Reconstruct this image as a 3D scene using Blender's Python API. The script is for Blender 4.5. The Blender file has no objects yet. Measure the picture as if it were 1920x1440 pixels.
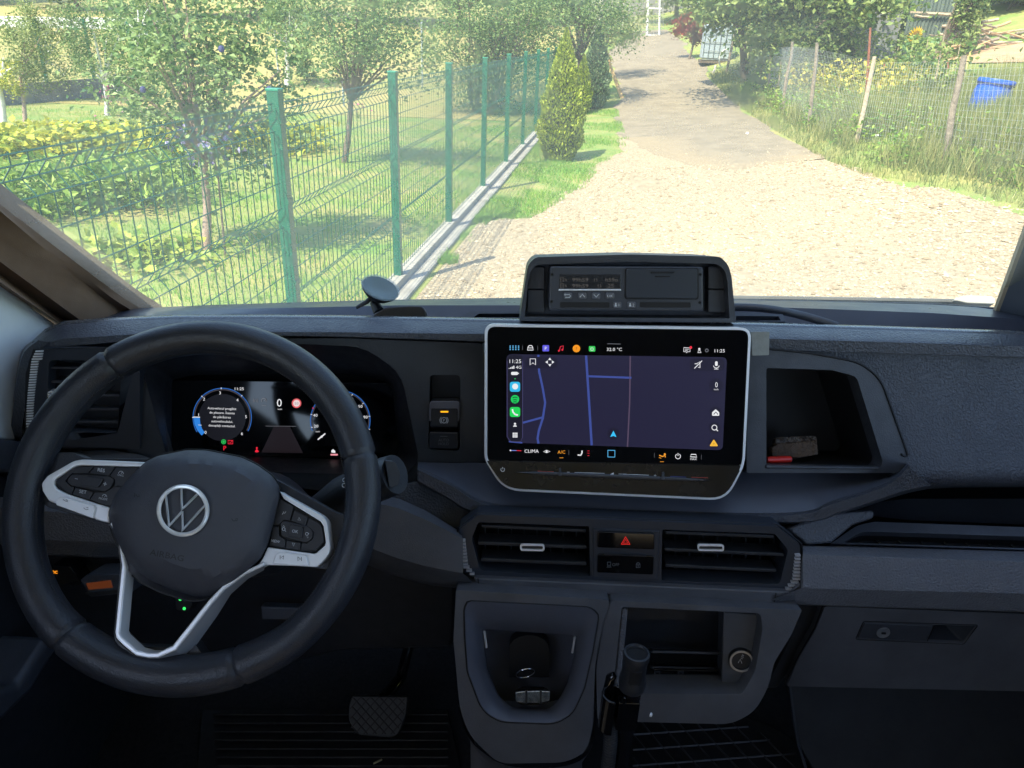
import bpy, bmesh, math, random
import numpy as np
from mathutils import Vector, Matrix
from mathutils.geometry import tessellate_polygon

R = math.radians
V = Vector
random.seed(7)
rng = np.random.default_rng(7)
SC = bpy.context.scene
COL = SC.collection

# ------------------------------------------------------------------ camera
CAM_H = 2.2
FPX = 1400.0                      # focal length in pixels of the 1920 px wide photograph
PITCH, ROLL = R(25.2), R(2.3)
C0 = V((0, 0, CAM_H))
_r0, _u0 = V((1, 0, 0)), V((0, math.sin(PITCH), math.cos(PITCH)))
CF = V((0, math.cos(PITCH), -math.sin(PITCH)))
CR = _r0 * math.cos(ROLL) + _u0 * math.sin(ROLL)
CU = _u0 * math.cos(ROLL) - _r0 * math.sin(ROLL)
cam_data = bpy.data.cameras.new('camera')
cam_data.sensor_width = 36
cam_data.lens = FPX / 1920 * 36
cam_data.clip_start, cam_data.clip_end = 0.03, 600
cam = bpy.data.objects.new('camera', cam_data)
COL.objects.link(cam)
m3 = Matrix((CR, CU, -CF)).transposed()
cam.matrix_world = Matrix.Translation(C0) @ m3.to_4x4()
SC.camera = cam

# ------------------------------------------------------------------ light
SUN_EL, SUN_AZ = R(54), (-0.62, -0.78)          # morning sun, behind the van's left shoulder
EXPO = 1.9
to_sun = V((SUN_AZ[0] * math.cos(SUN_EL), SUN_AZ[1] * math.cos(SUN_EL), math.sin(SUN_EL))).normalized()
world = bpy.data.worlds.new('World')
SC.world = world
world.use_nodes = True
wn, wl = world.node_tree.nodes, world.node_tree.links
sky = wn.new('ShaderNodeTexSky')
sky.sky_type = 'NISHITA'
sky.sun_disc = False
sky.sun_elevation = SUN_EL
sky.sun_rotation = math.atan2(SUN_AZ[0], SUN_AZ[1])
wl.new(sky.outputs[0], wn['Background'].inputs[0])
wn['Background'].inputs[1].default_value = 0.15
sd = bpy.data.lights.new('sun', 'SUN')
sd.energy, sd.angle, sd.color = 3.6, R(0.5), (1.0, 0.89, 0.70)
sun = bpy.data.objects.new('sun', sd)
COL.objects.link(sun)
sun.rotation_euler = to_sun.to_track_quat('Z', 'Y').to_euler()
SC.view_settings.view_transform = 'Standard'
SC.view_settings.look = 'None'
SC.view_settings.gamma = 1.0
SC.view_settings.use_curve_mapping = False
SC.view_settings.exposure = EXPO
SC.render.engine = 'CYCLES'
SC.cycles.use_denoising = True
SC.cycles.max_bounces = 8
SC.cycles.diffuse_bounces = 4
SC.cycles.transparent_max_bounces = 12
SC.cycles.sample_clamp_indirect = 8
SC.cycles.caustics_reflective = SC.cycles.caustics_refractive = False

# ------------------------------------------------------------------ pixels of the photograph to places
def ray(px, py):
    return CF + CR * ((px - 960) / FPX) - CU * ((py - 720) / FPX)
def at(px, py, Y):
    "point seen at (px, py), Y metres ahead"
    d = ray(px, py)
    return C0 + d * (Y / d.y)
def atx(px, py, X):
    d = ray(px, py)
    return C0 + d * (X / d.x)

class PL:
    "a plane in the cab: point + normal (elevation el, turned az to the side)"
    def __init__(s, P, el, az=0.0):
        s.P = P
        el, az = R(el), R(az)
        s.n = V((math.sin(az) * math.cos(el), -math.cos(az) * math.cos(el), math.sin(el)))
        s.u = V((math.cos(az), math.sin(az), 0))
        s.v = s.n.cross(s.u)
    def on(s, px, py, off=0.0):
        d = ray(px, py)
        t = ((s.P + s.n * off - C0).dot(s.n)) / d.dot(s.n)
        return C0 + d * t
    def loc(s, a, b, off=0.0):
        return s.P + s.u * a + s.v * b + s.n * off

# ------------------------------------------------------------------ materials
MATS = {}
def nn(nt, kind, **kw):
    n = nt.nodes.new(kind)
    for k, v in kw.items():
        if k in n.inputs: n.inputs[k].default_value = v
        else: setattr(n, k, v)
    return n
def lin(r, g, b):
    return tuple((c / 255 / 12.92) if c <= 10 else ((c / 255 + .055) / 1.055) ** 2.4 for c in (r, g, b))
def mat(name, col, rough=.5, metal=0., bump=0., bscale=400., btype='noise', var=0., vscale=8., spec=.5, col2=None, coat=0., island=0., detail=4.):
    if name in MATS: return MATS[name]
    m = bpy.data.materials.new(name)
    m.use_nodes = True
    nt = m.node_tree
    b = nt.nodes['Principled BSDF']
    b.inputs['Base Color'].default_value = (*col, 1)
    b.inputs['Roughness'].default_value = rough
    b.inputs['Metallic'].default_value = metal
    b.inputs['Specular IOR Level'].default_value = spec
    if coat: b.inputs['Coat Weight'].default_value = coat
    tc = nt.nodes.new('ShaderNodeTexCoord')
    if var or col2:
        c2 = col2 or tuple(min(1, c * (1 + var)) for c in col)
        c1 = col if col2 else tuple(c * (1 - var) for c in col)
        if island:
            src = nt.nodes.new('ShaderNodeNewGeometry').outputs['Random Per Island']
            no = nn(nt, 'ShaderNodeTexNoise', Scale=vscale, Detail=detail)
            nt.links.new(tc.outputs['Object'], no.inputs['Vector'])
            mx0 = nn(nt, 'ShaderNodeMix', data_type='FLOAT')
            mx0.inputs[0].default_value = island
            nt.links.new(no.outputs['Fac'], mx0.inputs[2]); nt.links.new(src, mx0.inputs[3])
            src = mx0.outputs[0]
        else:
            no = nn(nt, 'ShaderNodeTexNoise', Scale=vscale, Detail=detail, Roughness=.65)
            nt.links.new(tc.outputs['Object'], no.inputs['Vector'])
            src = no.outputs['Fac']
        rp = nt.nodes.new('ShaderNodeValToRGB')
        rp.color_ramp.elements[0].position, rp.color_ramp.elements[1].position = .3, .7
        rp.color_ramp.elements[0].color, rp.color_ramp.elements[1].color = (*c1, 1), (*c2, 1)
        nt.links.new(src, rp.inputs[0])
        nt.links.new(rp.outputs[0], b.inputs['Base Color'])
    if var and not island and rough > .2:
        nr_ = nn(nt, 'ShaderNodeTexNoise', Scale=vscale * 2.3, Detail=7., Roughness=.7)
        nt.links.new(tc.outputs['Object'], nr_.inputs['Vector'])
        rm = nn(nt, 'ShaderNodeMapRange')
        rm.inputs[1].default_value, rm.inputs[2].default_value = .3, .7
        rm.inputs[3].default_value, rm.inputs[4].default_value = rough * .8, min(1, rough * 1.25)
        nt.links.new(nr_.outputs['Fac'], rm.inputs[0]); nt.links.new(rm.outputs[0], b.inputs['Roughness'])
    if bump:
        if btype == 'voronoi':
            t = nn(nt, 'ShaderNodeTexVoronoi', Scale=bscale)
            nz = nn(nt, 'ShaderNodeTexNoise', Scale=bscale * .5)
            nt.links.new(tc.outputs['Object'], nz.inputs['Vector'])
            mxv = nn(nt, 'ShaderNodeMix', data_type='VECTOR')
            mxv.inputs[0].default_value = .006
            nt.links.new(tc.outputs['Object'], mxv.inputs[4]); nt.links.new(nz.outputs['Color'], mxv.inputs[5])
            nt.links.new(mxv.outputs[1], t.inputs['Vector'])
            o = t.outputs['Distance']
        else:
            t = nn(nt, 'ShaderNodeTexNoise', Scale=bscale, Detail=3.)
            nt.links.new(tc.outputs['Object'], t.inputs['Vector'])
            o = t.outputs['Fac']
        bp = nn(nt, 'ShaderNodeBump', Strength=bump, Distance=.0012 if bscale > 100 else .02)
        nt.links.new(o, bp.inputs['Height'])
        nt.links.new(bp.outputs[0], b.inputs['Normal'])
    MATS[name] = m
    return m
def glow(name, rgb, k=1.0):
    "something that gives off light: a screen's pixels, a lamp; rgb as it shows"
    if name in MATS: return MATS[name]
    m = bpy.data.materials.new(name)
    m.use_nodes = True
    b = m.node_tree.nodes['Principled BSDF']
    b.inputs['Base Color'].default_value = (.01, .01, .01, 1)
    b.inputs['Roughness'].default_value = .25
    b.inputs['Specular IOR Level'].default_value = .2
    b.inputs['Emission Color'].default_value = (*lin(*rgb), 1)
    b.inputs['Emission Strength'].default_value = k / 2 ** EXPO
    MATS[name] = m
    return m
def leafmat(name, c1, c2, vscale=1.5, island=.6, trans=.35):
    if name in MATS: return MATS[name]
    m = mat(name, c1, rough=.45, col2=c2, vscale=vscale, island=island, spec=.35)
    nt = m.node_tree
    b = nt.nodes['Principled BSDF']
    rp = [n for n in nt.nodes if n.type == 'VALTORGB'][0]
    tr = nt.nodes.new('ShaderNodeBsdfTranslucent')
    nt.links.new(rp.outputs[0], tr.inputs[0])
    mx = nt.nodes.new('ShaderNodeMixShader')
    mx.inputs[0].default_value = trans
    out = [n for n in nt.nodes if n.type == 'OUTPUT_MATERIAL'][0]
    nt.links.new(b.outputs[0], mx.inputs[1]); nt.links.new(tr.outputs[0], mx.inputs[2])
    nt.links.new(mx.outputs[0], out.inputs[0])
    return m

M_SOFT = mat('soft dash skin', (.058, .063, .077), .40, bump=.7, bscale=320, btype='voronoi', var=.12, vscale=14)  # skylight's blue cast is put into the base colours of these plastics
M_DASH = mat('smooth dark plastic', (.020, .0225, .028), .45, bump=.3, bscale=650, var=.12, vscale=20)
M_DASH2 = mat('satin charcoal plastic', (.043, .047, .058), .40, bump=.3, bscale=650, var=.2, vscale=20)
M_GREY = mat('grained grey plastic', (.135, .140, .158), .46, bump=.9, bscale=340, btype='voronoi', var=.08, vscale=12)
M_CONS = mat('fine grained console plastic', (.085, .088, .099), .45, bump=.35, bscale=600, var=.2, vscale=12)
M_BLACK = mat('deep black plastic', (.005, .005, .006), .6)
M_GLOSS = mat('piano black', (.004, .004, .005), .08)
M_GLASSB = mat('black screen glass', (.004, .004, .005), .06, spec=.45)
M_LEATH = mat('rim leather', (.026, .029, .038), .34, bump=.25, bscale=600, btype='voronoi', var=.15, vscale=30)
M_AIRB = mat('hub skin', (.060, .063, .078), .48, bump=.3, bscale=1100, btype='voronoi', var=.06, vscale=20)
M_SILV = mat('satin silver', (.88, .89, .91), .32, metal=.25)
M_CHROME = mat('chrome', (.85, .86, .88), .16, metal=1.)
M_BTN = mat('button plastic', (.020, .021, .026), .4, var=.1, vscale=30)
M_RUBBER = mat('black rubber', (.012, .012, .014), .6, bump=.2, bscale=600, var=.2, vscale=20)
M_CARPET = mat('dark footwell carpet', (.012, .013, .016), .9, bump=.5, bscale=700, var=.3, vscale=60)
M_INK = mat('pale grey print', (.62, .64, .68), .5)
M_DIM = mat('dim grey print', (.13, .14, .16), .5)
M_EMBOSS = mat('dark embossed print', (.004, .004, .005), .5)
M_PILLAR = mat('beige brown pillar trim', (.165, .103, .066), .75, bump=.25, bscale=900, var=.1, vscale=9)
M_PALE = mat('pale grey cloth trim', (.74, .78, .80), .85, bump=.2, bscale=1200, var=.04, vscale=10)
M_BEIGE = mat('sand seal', (.5, .42, .3), .7, var=.1)

# ------------------------------------------------------------------ object helpers
ROOT = {}
def prop(o, label=None, cat=None, group=None, kind=None):
    for k, v in (('label', label), ('category', cat), ('group', group), ('kind', kind)):
        if v: o[k] = v
def thing(name, label, cat, loc, group=None):
    o = bpy.data.objects.new(name, None)
    o.empty_display_size = .1
    COL.objects.link(o)
    o.location = loc
    prop(o, label, cat, group)
    ROOT[o] = V(loc)
    return o
class MB:
    def __init__(s): s.v, s.f = [], []
    def add(s, vs, fs):
        k = len(s.v)
        s.v += [tuple(p) for p in vs]
        s.f += [tuple(i + k for i in f) for f in fs]
        return s
    def box(s, c, size, ax=None):
        c = V(c); ax = ax or (V((1, 0, 0)), V((0, 1, 0)), V((0, 0, 1)))
        h = [x / 2 for x in size]
        vs = [c + ax[0] * (i * h[0]) + ax[1] * (j * h[1]) + ax[2] * (k * h[2]) for i in (-1, 1) for j in (-1, 1) for k in (-1, 1)]
        return s.add(vs, [(0, 1, 3, 2), (4, 6, 7, 5), (0, 4, 5, 1), (2, 3, 7, 6), (0, 2, 6, 4), (1, 5, 7, 3)])
    def tube(s, path, r, seg=8, closed=False, caps=True, flat=None):
        path = [V(p) for p in path]; n = len(path)
        rr = r if isinstance(r, (list, tuple)) else [r] * n
        vs, fs = [], []
        up = None
        for i, p in enumerate(path):
            a = path[i - 1] if (i or closed) else p
            b = path[(i + 1) % n] if (i < n - 1 or closed) else p
            t = (b - a).normalized()
            if up is None:
                up = V((0, 0, 1)) if abs(t.z) < .9 else V((0, 1, 0))
            u = t.cross(up).normalized(); w = u.cross(t).normalized(); up = w
            for k in range(seg):
                an = 2 * math.pi * k / seg
                vs.append(p + (u * math.cos(an) + w * (math.sin(an) * (flat or 1))) * rr[i])
        for i in range(n if closed else n - 1):
            j = (i + 1) % n
            for k in range(seg):
                l = (k + 1) % seg
                fs.append((i * seg + k, i * seg + l, j * seg + l, j * seg + k))
        if caps and not closed:
            fs.append(tuple(range(seg))[::-1]); fs.append(tuple((n - 1) * seg + k for k in range(seg)))
        return s.add(vs, fs)
    def grid(s, rows, closed=False):
        n = len(rows[0]); fs = []
        for i in range(len(rows) - 1):
            for k in range(n if closed else n - 1):
                l = (k + 1) % n
                fs.append((i * n + k, i * n + l, (i + 1) * n + l, (i + 1) * n + k))
        return s.add([p for r in rows for p in r], fs)
    def prism(s, front, ext, holes=()):
        ext = V(ext)
        loops = [list(front)] + [list(h) for h in holes]
        flatv = [p for l in loops for p in l]
        n = len(flatv)
        vs = flatv + [p + ext for p in flatv]
        fs = []
        if holes:
            for t in tessellate_polygon([[V(p) for p in l] for l in loops]):
                fs.append(tuple(t)); fs.append(tuple(i + n for i in reversed(t)))
        else:
            fs.append(tuple(range(n))); fs.append(tuple(i + n for i in range(n))[::-1])
        k = 0
        for l in loops:
            m = len(l)
            for i in range(m):
                j = (i + 1) % m
                fs.append((k + i, k + j, k + j + n, k + i + n))
            k += m
        return s.add(vs, fs)
    def lathe(s, P, axis, prof, seg=24):
        axis = V(axis).normalized()
        u = axis.orthogonal().normalized(); w = axis.cross(u)
        rows = [[V(P) + axis * h + (u * math.cos(2 * math.pi * k / seg) + w * math.sin(2 * math.pi * k / seg)) * r for k in range(seg)] for r, h in prof]
        return s.grid(rows, True)
def obj(name, mb, m, parent=None, label=None, smooth=35, bev=0., bseg=2, cat=None, group=None, kind=None, fix=True):
    vs, fs = (mb.v, mb.f) if isinstance(mb, MB) else mb
    me = bpy.data.meshes.new(name)
    vs = np.asarray(vs, dtype=float).reshape(-1, 3)
    if parent is not None: L = ROOT[parent]
    elif kind == 'structure': L = V((0, 0, 0))
    else: L = V(((vs[:, 0].min() + vs[:, 0].max()) / 2, (vs[:, 1].min() + vs[:, 1].max()) / 2, vs[:, 2].min()))
    me.from_pydata([tuple(p) for p in (vs - np.array(L))], [], fs)
    if fix:
        bm = bmesh.new(); bm.from_mesh(me)
        bmesh.ops.recalc_face_normals(bm, faces=bm.faces)
        bm.to_mesh(me); bm.free()
    me.materials.append(m)
    o = bpy.data.objects.new(name, me)
    COL.objects.link(o)
    if parent is not None: o.parent = parent
    else: o.location = L
    ROOT[o] = L
    if smooth:
        me.shade_smooth()
        if not bev: me.set_sharp_from_angle(angle=R(smooth))
    if bev:
        b = o.modifiers.new('bevel', 'BEVEL')
        b.width, b.segments, b.limit_method, b.angle_limit = bev, bseg, 'ANGLE', R(35)
        b.harden_normals = True
    prop(o, label, cat, group, kind)
    return o
def dup(o, parent, loc=(0, 0, 0)):
    c = o.copy(); COL.objects.link(c); c.parent = parent; c.location = loc
    ROOT[c] = ROOT.get(parent, V((0, 0, 0)))
    return c

def rp(pts, r=0., seg=4):
    "round the corners of a pixel outline"
    out = []; n = len(pts)
    for i, p in enumerate(pts):
        rr = p[2] if len(p) > 2 else r
        P, A, B = V(p[:2]), V(pts[i - 1][:2]), V(pts[(i + 1) % n][:2])
        if rr <= 0: out.append(tuple(P)); continue
        a, b = A - P, B - P
        q = min(rr, a.length * .48, b.length * .48)
        s, e = P + a.normalized() * q, P + b.normalized() * q
        for k in range(seg + 1):
            t = k / seg
            out.append(tuple(s * (1 - t) ** 2 + P * (2 * t * (1 - t)) + e * t ** 2))
    return out
def curve(pts, n=6):
    "Catmull-Rom through pixel points (open)"
    P = [V(p) for p in pts]; out = []
    for i in range(len(P) - 1):
        p0, p1, p2, p3 = P[max(i - 1, 0)], P[i], P[i + 1], P[min(i + 2, len(P) - 1)]
        for k in range(n):
            t = k / n
            out.append(.5 * ((2 * p1) + (p2 - p0) * t + (2 * p0 - 5 * p1 + 4 * p2 - p3) * t * t + (3 * p1 - p0 - 3 * p2 + p3) * t ** 3))
    out.append(P[-1])
    return out
def slab(name, pts, pl, front, back, m, parent=None, bev=.0012, r=0., holes=(), label=None, hr=0., seg=4, **kw):
    o = [pl.on(x, y, front) for x, y in rp(pts, r, seg)]
    hs = [[pl.on(x, y, front) for x, y in rp(h, hr, seg)] for h in holes]
    return obj(name, MB().prism(o, pl.n * (back - front), hs), m, parent, label, bev=bev, **kw)
def pocket(name, pts, pl, front, depth, m, parent, scale=.9, r=0., shift=(0, 0), label=None, seg=4, steps=1):
    a = [pl.on(x, y, front) for x, y in rp(pts, r, seg)]
    c = sum(a, V((0, 0, 0))) / len(a)
    sh = pl.u * shift[0] + pl.v * shift[1]
    rows = []
    for k in range(steps + 1):
        t = k / steps
        q = t ** 1.6 if steps > 1 else t
        rows.append([c + (p - c) * (1 + (scale - 1) * q) + sh * q - pl.n * (depth * t) for p in a])
    mb = MB().grid(rows, True)
    n = len(a); k = len(mb.v) - n
    mb.f.append(tuple(range(k, k + n)))
    return obj(name, mb, m, parent, label, smooth=30, fix=False)
def loft(name, rows, m, parent=None, label=None, ref=1, smooth=40, **kw):
    if ref > 1:
        rows = list(map(list, zip(*[curve(c, ref) for c in zip(*rows)])))
    return obj(name, MB().grid(rows), m, parent, label, smooth=smooth, fix=False, **kw)

FONTCACHE = {}
def text_shape(s):
    if s not in FONTCACHE:
        cu = bpy.data.curves.new('t', 'FONT'); cu.body = s; cu.resolution_u = 2
        ob = bpy.data.objects.new('t', cu)
        me = ob.to_mesh()
        vs = [tuple(v.co) for v in me.vertices]; fs = [tuple(p.vertices) for p in me.polygons]
        ob.to_mesh_clear(); bpy.data.objects.remove(ob); bpy.data.curves.remove(cu)
        FONTCACHE[s] = (vs, fs)
    return FONTCACHE[s]
class Print:
    "flat print on a plane, gathered per object name and material"
    def __init__(s, parent, pl, off, mp=None):
        s.parent, s.pl, s.off, s.mp, s.b = parent, pl, off, mp or (lambda x, y: (x, y)), {}
    SPLIT = ('map_button', 'gauge_rim', 'gauge_ring', 'map_road', 'app_icon')
    def mb(s, key):
        if key[0] in s.SPLIT:
            if key in s.b:                                     # each such piece is an object of its own
                obj(key[0], s.b.pop(key), key[1], s.parent, smooth=0, fix=False)
        b = s.b.setdefault(key, MB()); b.calls = getattr(b, 'calls', 0) + 1
        return b
    def p(s, x, y, o=0.): return s.pl.on(*s.mp(x, y), s.off + o)
    def poly(s, key, pts, o=0., r=0.):
        q = [s.p(x, y, o) for x, y in rp(pts, r)]
        s.mb(key).add(q, [tuple(range(len(q)))]); return s
    def rect(s, key, x0, y0, x1, y1, o=0., r=0.):
        return s.poly(key, [(x0, y0), (x1, y0), (x1, y1), (x0, y1)], o, r)
    def line(s, key, pts, w, o=0., closed=False):
        P = [V(p) for p in pts]; n = len(P); vs = []
        for i, p in enumerate(P):
            a = P[i - 1] if (i or closed) else p
            b = P[(i + 1) % n] if (i < n - 1 or closed) else p
            t = (b - a).normalized(); q = V((-t.y, t.x)) * (w / 2)
            vs += [s.p(*(p + q), o), s.p(*(p - q), o)]
        fs = [(2 * i, 2 * i + 1, (2 * i + 3) % (2 * n), (2 * i + 2) % (2 * n)) for i in range(n if closed else n - 1)]
        s.mb(key).add(vs, fs); return s
    def disc(s, key, x, y, r, o=0., n=20):
        return s.poly(key, [(x + r * math.cos(2 * math.pi * k / n), y + r * math.sin(2 * math.pi * k / n)) for k in range(n)], o)
    def arc(s, key, x, y, r, a0, a1, w, o=0., n=24):
        return s.line(key, [(x + r * math.cos(R(a0 + (a1 - a0) * k / n)), y + r * math.sin(R(a0 + (a1 - a0) * k / n))) for k in range(n + 1)], w, o)
    def text(s, key, t, x, y, h, o=0., rot=0., wide=1., align=.5):
        "t centred at (x, y), capital height h, turned rot degrees clockwise"
        vs, fs = text_shape(t)
        if not vs: return s
        xs = [v[0] for v in vs]; x0, x1 = min(xs), max(xs)
        k = h / .72; ca, sa = math.cos(R(rot)), math.sin(R(rot))
        out = []
        for vx, vy, _ in vs:
            a, b = (vx - x0 - (x1 - x0) * align) * k * wide, -(vy - .36) * k
            out.append(s.p(x + a * ca - b * sa, y + a * sa + b * ca, o))
        s.mb(key).add(out, fs); return s
    def flush(s):
        res = []
        for (name, m), mb in s.b.items():
            many = getattr(mb, 'calls', 1) > 1
            res.append(obj(name, mb, m, s.parent, smooth=0, fix=False, kind='stuff' if many else None))
        s.b = {}
        return res
# ================================================================== the cab shell
cab = thing('van_cab', 'van cab around the driver, with brown windscreen pillars, sloping windscreen and dark footwell', 'van', (0, .6, .95))
_B, _T = at(215, 577, 1.2), at(0, 392, 1.0)
dL = (_T - _B)
BR_, TR_ = at(1870, 575, 1.2), at(1925, 425, 1.1)
dRt = (TR_ - BR_)
FLOOR = .98
def roofpt(P, d): return P + d * ((2.86 - P.z) / d.z)
tl, tr = roofpt(_B, dL), roofpt(BR_, dRt)
tr = V((.62, tl.y, 2.86))
# left pillar: cross-sections running from the dash up to the roof
def pillar_rows(n0, n1):
    sec = []
    # (inner edge px, rib px, face end px, groove px, outer edge px) with depths, at the dash and at the frame's left edge
    a = [at(262, 584, 1.23), at(236, 580, 1.215), at(206, 571, 1.20), at(196, 588, 1.17), at(150, 600, 1.12), at(122, 602, 1.135), at(112, 606, 1.10), at(104, 612, 1.16)]
    b = [at(108, 470, 1.09), at(100, 471, 1.085), at(92, 474, 1.075), at(52, 482, 1.045), at(2, 492, 1.0), at(-12, 506, 1.015), at(2, 530, .985), at(0, 545, 1.04)]
    a[0], b[0] = a[0] + V((.0, .05, 0)), b[0] + V((.0, .05, 0))
    rows = []
    for t in (-.16, -.06, .02, .12, .25, .5, .75, 1, 1.5, 2.6, 3.6):
        row = [p + (q - p) * t for p, q in zip(a, b)]
        rows.append(row)
    # flare of the inner edge where the pillar meets the screen base
    for i, t in enumerate((-.16, -.06, .02, .12, .25)):
        k = max(0, 1 - max(t, 0) / .3) ** 2
        rows[i][1] = rows[i][1] + V((.006 * k, .002 * k, 0)); rows[i][2] = rows[i][2] + V((.004 * k, .001 * k, 0))
        rows[i][0] = rows[i][0] + V((.006 * k, .002 * k, 0))
    return rows
loft('pillar', pillar_rows(0, 0), M_PILLAR, cab, label='brown windscreen pillar beside the driver', smooth=50)
# right pillar
def rp_rows():
    e = BR_, TR_
    rows = []
    for t in (-.5, 0, 1, 2, 3, 4.5):
        p = e[0] + (e[1] - e[0]) * t
        rows.append([p + V((-.001, .006, 0)), p, p + V((.005, -.002, .001)), p + V((.07, -.05, -.01)), p + V((.15, -.16, -.02)), p + V((.16, -.10, -.02))])
    return rows
_rr = rp_rows()
M_PILLAR2 = mat('sky tinted pillar trim', (.12, .14, .18), .55, bump=.2, bscale=900, var=.1)  # blue-grey of the skylight on this pillar put into its colour
obj('pillar', MB().grid([r[2:] for r in _rr]), M_PILLAR2, cab, label='grey windscreen pillar beside the passenger', fix=False, smooth=50)
obj('pillar_seal', MB().grid([r[:3] for r in _rr]), M_BEIGE, cab, fix=False, smooth=50)
# windscreen
def glass_mat():
    m = bpy.data.materials.new('dusty windscreen glass'); m.use_nodes = True
    nt = m.node_tree; nt.nodes.clear()
    out = nt.nodes.new('ShaderNodeOutputMaterial')
    tr = nn(nt, 'ShaderNodeBsdfTransparent'); tr.inputs[0].default_value = (.90, .95, .92, 1)
    df = nn(nt, 'ShaderNodeBsdfDiffuse'); df.inputs[0].default_value = (.84, .79, .62, 1)
    tl_ = nn(nt, 'ShaderNodeBsdfTranslucent'); tl_.inputs[0].default_value = (.84, .79, .62, 1)
    gl = nn(nt, 'ShaderNodeBsdfGlossy', Roughness=.02)
    tc = nt.nodes.new('ShaderNodeTexCoord')
    no = nn(nt, 'ShaderNodeTexNoise', Scale=3., Detail=8., Roughness=.7)
    sp = nn(nt, 'ShaderNodeTexVoronoi', Scale=260.)
    nt.links.new(tc.outputs['Object'], no.inputs[0]); nt.links.new(tc.outputs['Object'], sp.inputs[0])
    mr = nn(nt, 'ShaderNodeMapRange'); mr.inputs[1].default_value, mr.inputs[2].default_value = .3, .7
    mr.inputs[3].default_value, mr.inputs[4].default_value = DUST * .4, DUST * 1.7
    nt.links.new(no.outputs['Fac'], mr.inputs[0])
    lt = nn(nt, 'ShaderNodeMath', operation='LESS_THAN'); lt.inputs[1].default_value = .10
    nt.links.new(sp.outputs['Distance'], lt.inputs[0])
    mu = nn(nt, 'ShaderNodeMath', operation='MULTIPLY_ADD'); mu.inputs[1].default_value = .10
    nt.links.new(lt.outputs[0], mu.inputs[0]); nt.links.new(mr.outputs[0], mu.inputs[2])
    dm = nt.nodes.new('ShaderNodeMixShader'); dm.inputs[0].default_value = .5
    nt.links.new(df.outputs[0], dm.inputs[1]); nt.links.new(tl_.outputs[0], dm.inputs[2])
    m1 = nt.nodes.new('ShaderNodeMixShader'); nt.links.new(mu.outputs[0], m1.inputs[0])
    nt.links.new(tr.outputs[0], m1.inputs[1]); nt.links.new(dm.outputs[0], m1.inputs[2])
    m2 = nt.nodes.new('ShaderNodeMixShader'); m2.inputs[0].default_value = .025
    nt.links.new(m1.outputs[0], m2.inputs[1]); nt.links.new(gl.outputs[0], m2.inputs[2])
    nt.links.new(m2.outputs[0], out.inputs[0])
    return m
DUST = .25
wb = [at(-60, 640, 1.2), at(215, 581, 1.235), at(400, 573, 1.262), at(700, 564, 1.285), at(1000, 559, 1.29), at(1400, 562, 1.285), at(1750, 570, 1.25), at(1890, 579, 1.215)]
wt = [V((-.86, tl.y, 2.86))] + [tl + (tr - tl) * t + V((0, .09 * math.sin(math.pi * t), 0)) for t in (0, .15, .35, .55, .75, .93, 1)]
obj('windscreen', MB().grid([wb, wt]), glass_mat(), cab, fix=False)
# black ceramic edge along the screen base, a strip just inside the glass
obj('screen_seal', MB().tube([p + V((0, .004, -.004)) for p in wb[1:]], .004, 6), M_BLACK, cab)
# roof, header, sides
M_HEAD = mat('pale grey headliner', (.70, .71, .72), .9, bump=.2, bscale=500)
mb = MB(); mb.box((.10, -.55, 2.90), (2.1, 2.4, .05)); obj('roof', mb, M_HEAD, cab, bev=.01)
mb = MB(); mb.box((.0, tl.y + .03, 2.85), (1.9, .14, .07)); obj('windscreen_header', mb, M_HEAD, cab, bev=.01)
M_VANW = mat('white van paint', (.75, .76, .77), .3, coat=.5)
def side(x, s, label):
    mb = MB()
    # door skin with a window opening, built of a sill, rear post and top rail
    mb.box((x, -.3, 1.40), (.05, 2.4, .95)); mb.box((x, -1.42, 2.3), (.05, .3, 1.1))
    if s > 0: mb.box((x, .45, 2.07), (.05, .8, .4))  # block added across the driver's window to keep sun off the floor
    mb.box((x, 1.08, 1.32), (.05, .36, .72))
    mb.box((x, -.3, 2.63 - .06 * (s > 0)), (.05, 2.5, .46 + .12 * (s > 0)))  # driver's side rail reaches lower to shut out sun
    return obj('door', mb, M_DASH2, cab, label=label, bev=.008)
dl = side(-.80, 1, 'dark door on the driver side')
dr = side(1.10, -1, 'dark door on the passenger side')
# pale trim panel in the window corner, ahead of the driver's door glass
PX = -.735
q = [atx(-70, 470, PX), atx(0, 528, PX), atx(36, 556, PX), atx(72, 584, PX), atx(112, 612, PX), atx(140, 640, PX), atx(170, 700, PX), atx(200, 800, PX), atx(210, 850, PX), atx(0, 823, PX), atx(-80, 812, PX), atx(-150, 640, PX)]
obj('quarter_panel', MB().prism(q, (-.03, 0, 0)), M_PALE, cab, label='pale grey trim panel below the brown pillar', bev=.004)
# door top rail, arm shelf and pocket, seen left of the wheel
q = [atx(-90, 812, -.70), atx(0, 822, -.70), atx(60, 830, -.70), atx(150, 840, -.70), atx(150, 900, -.70), atx(40, 888, -.70), atx(-90, 880, -.70)]
obj('door_rail', MB().prism(q, (-.05, 0, 0)), M_DASH2, cab, bev=.006)
q = [atx(-90, 884, -.73), atx(220, 905, -.73), atx(300, 1300, -.73), atx(260, 1600, -.73), atx(-120, 1700, -.73)]
obj('door_pocket', MB().prism(q, (-.03, 0, 0)), M_DASH, cab, bev=.006)
q = [atx(-60, 1310, -.66), atx(35, 1282, -.66), atx(95, 1190, -.66), atx(115, 1210, -.66), atx(60, 1300, -.66), atx(-60, 1420, -.66)]
obj('armrest', MB().prism(q, (-.08, 0, 0)), M_DASH2, cab, bev=.012)
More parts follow.
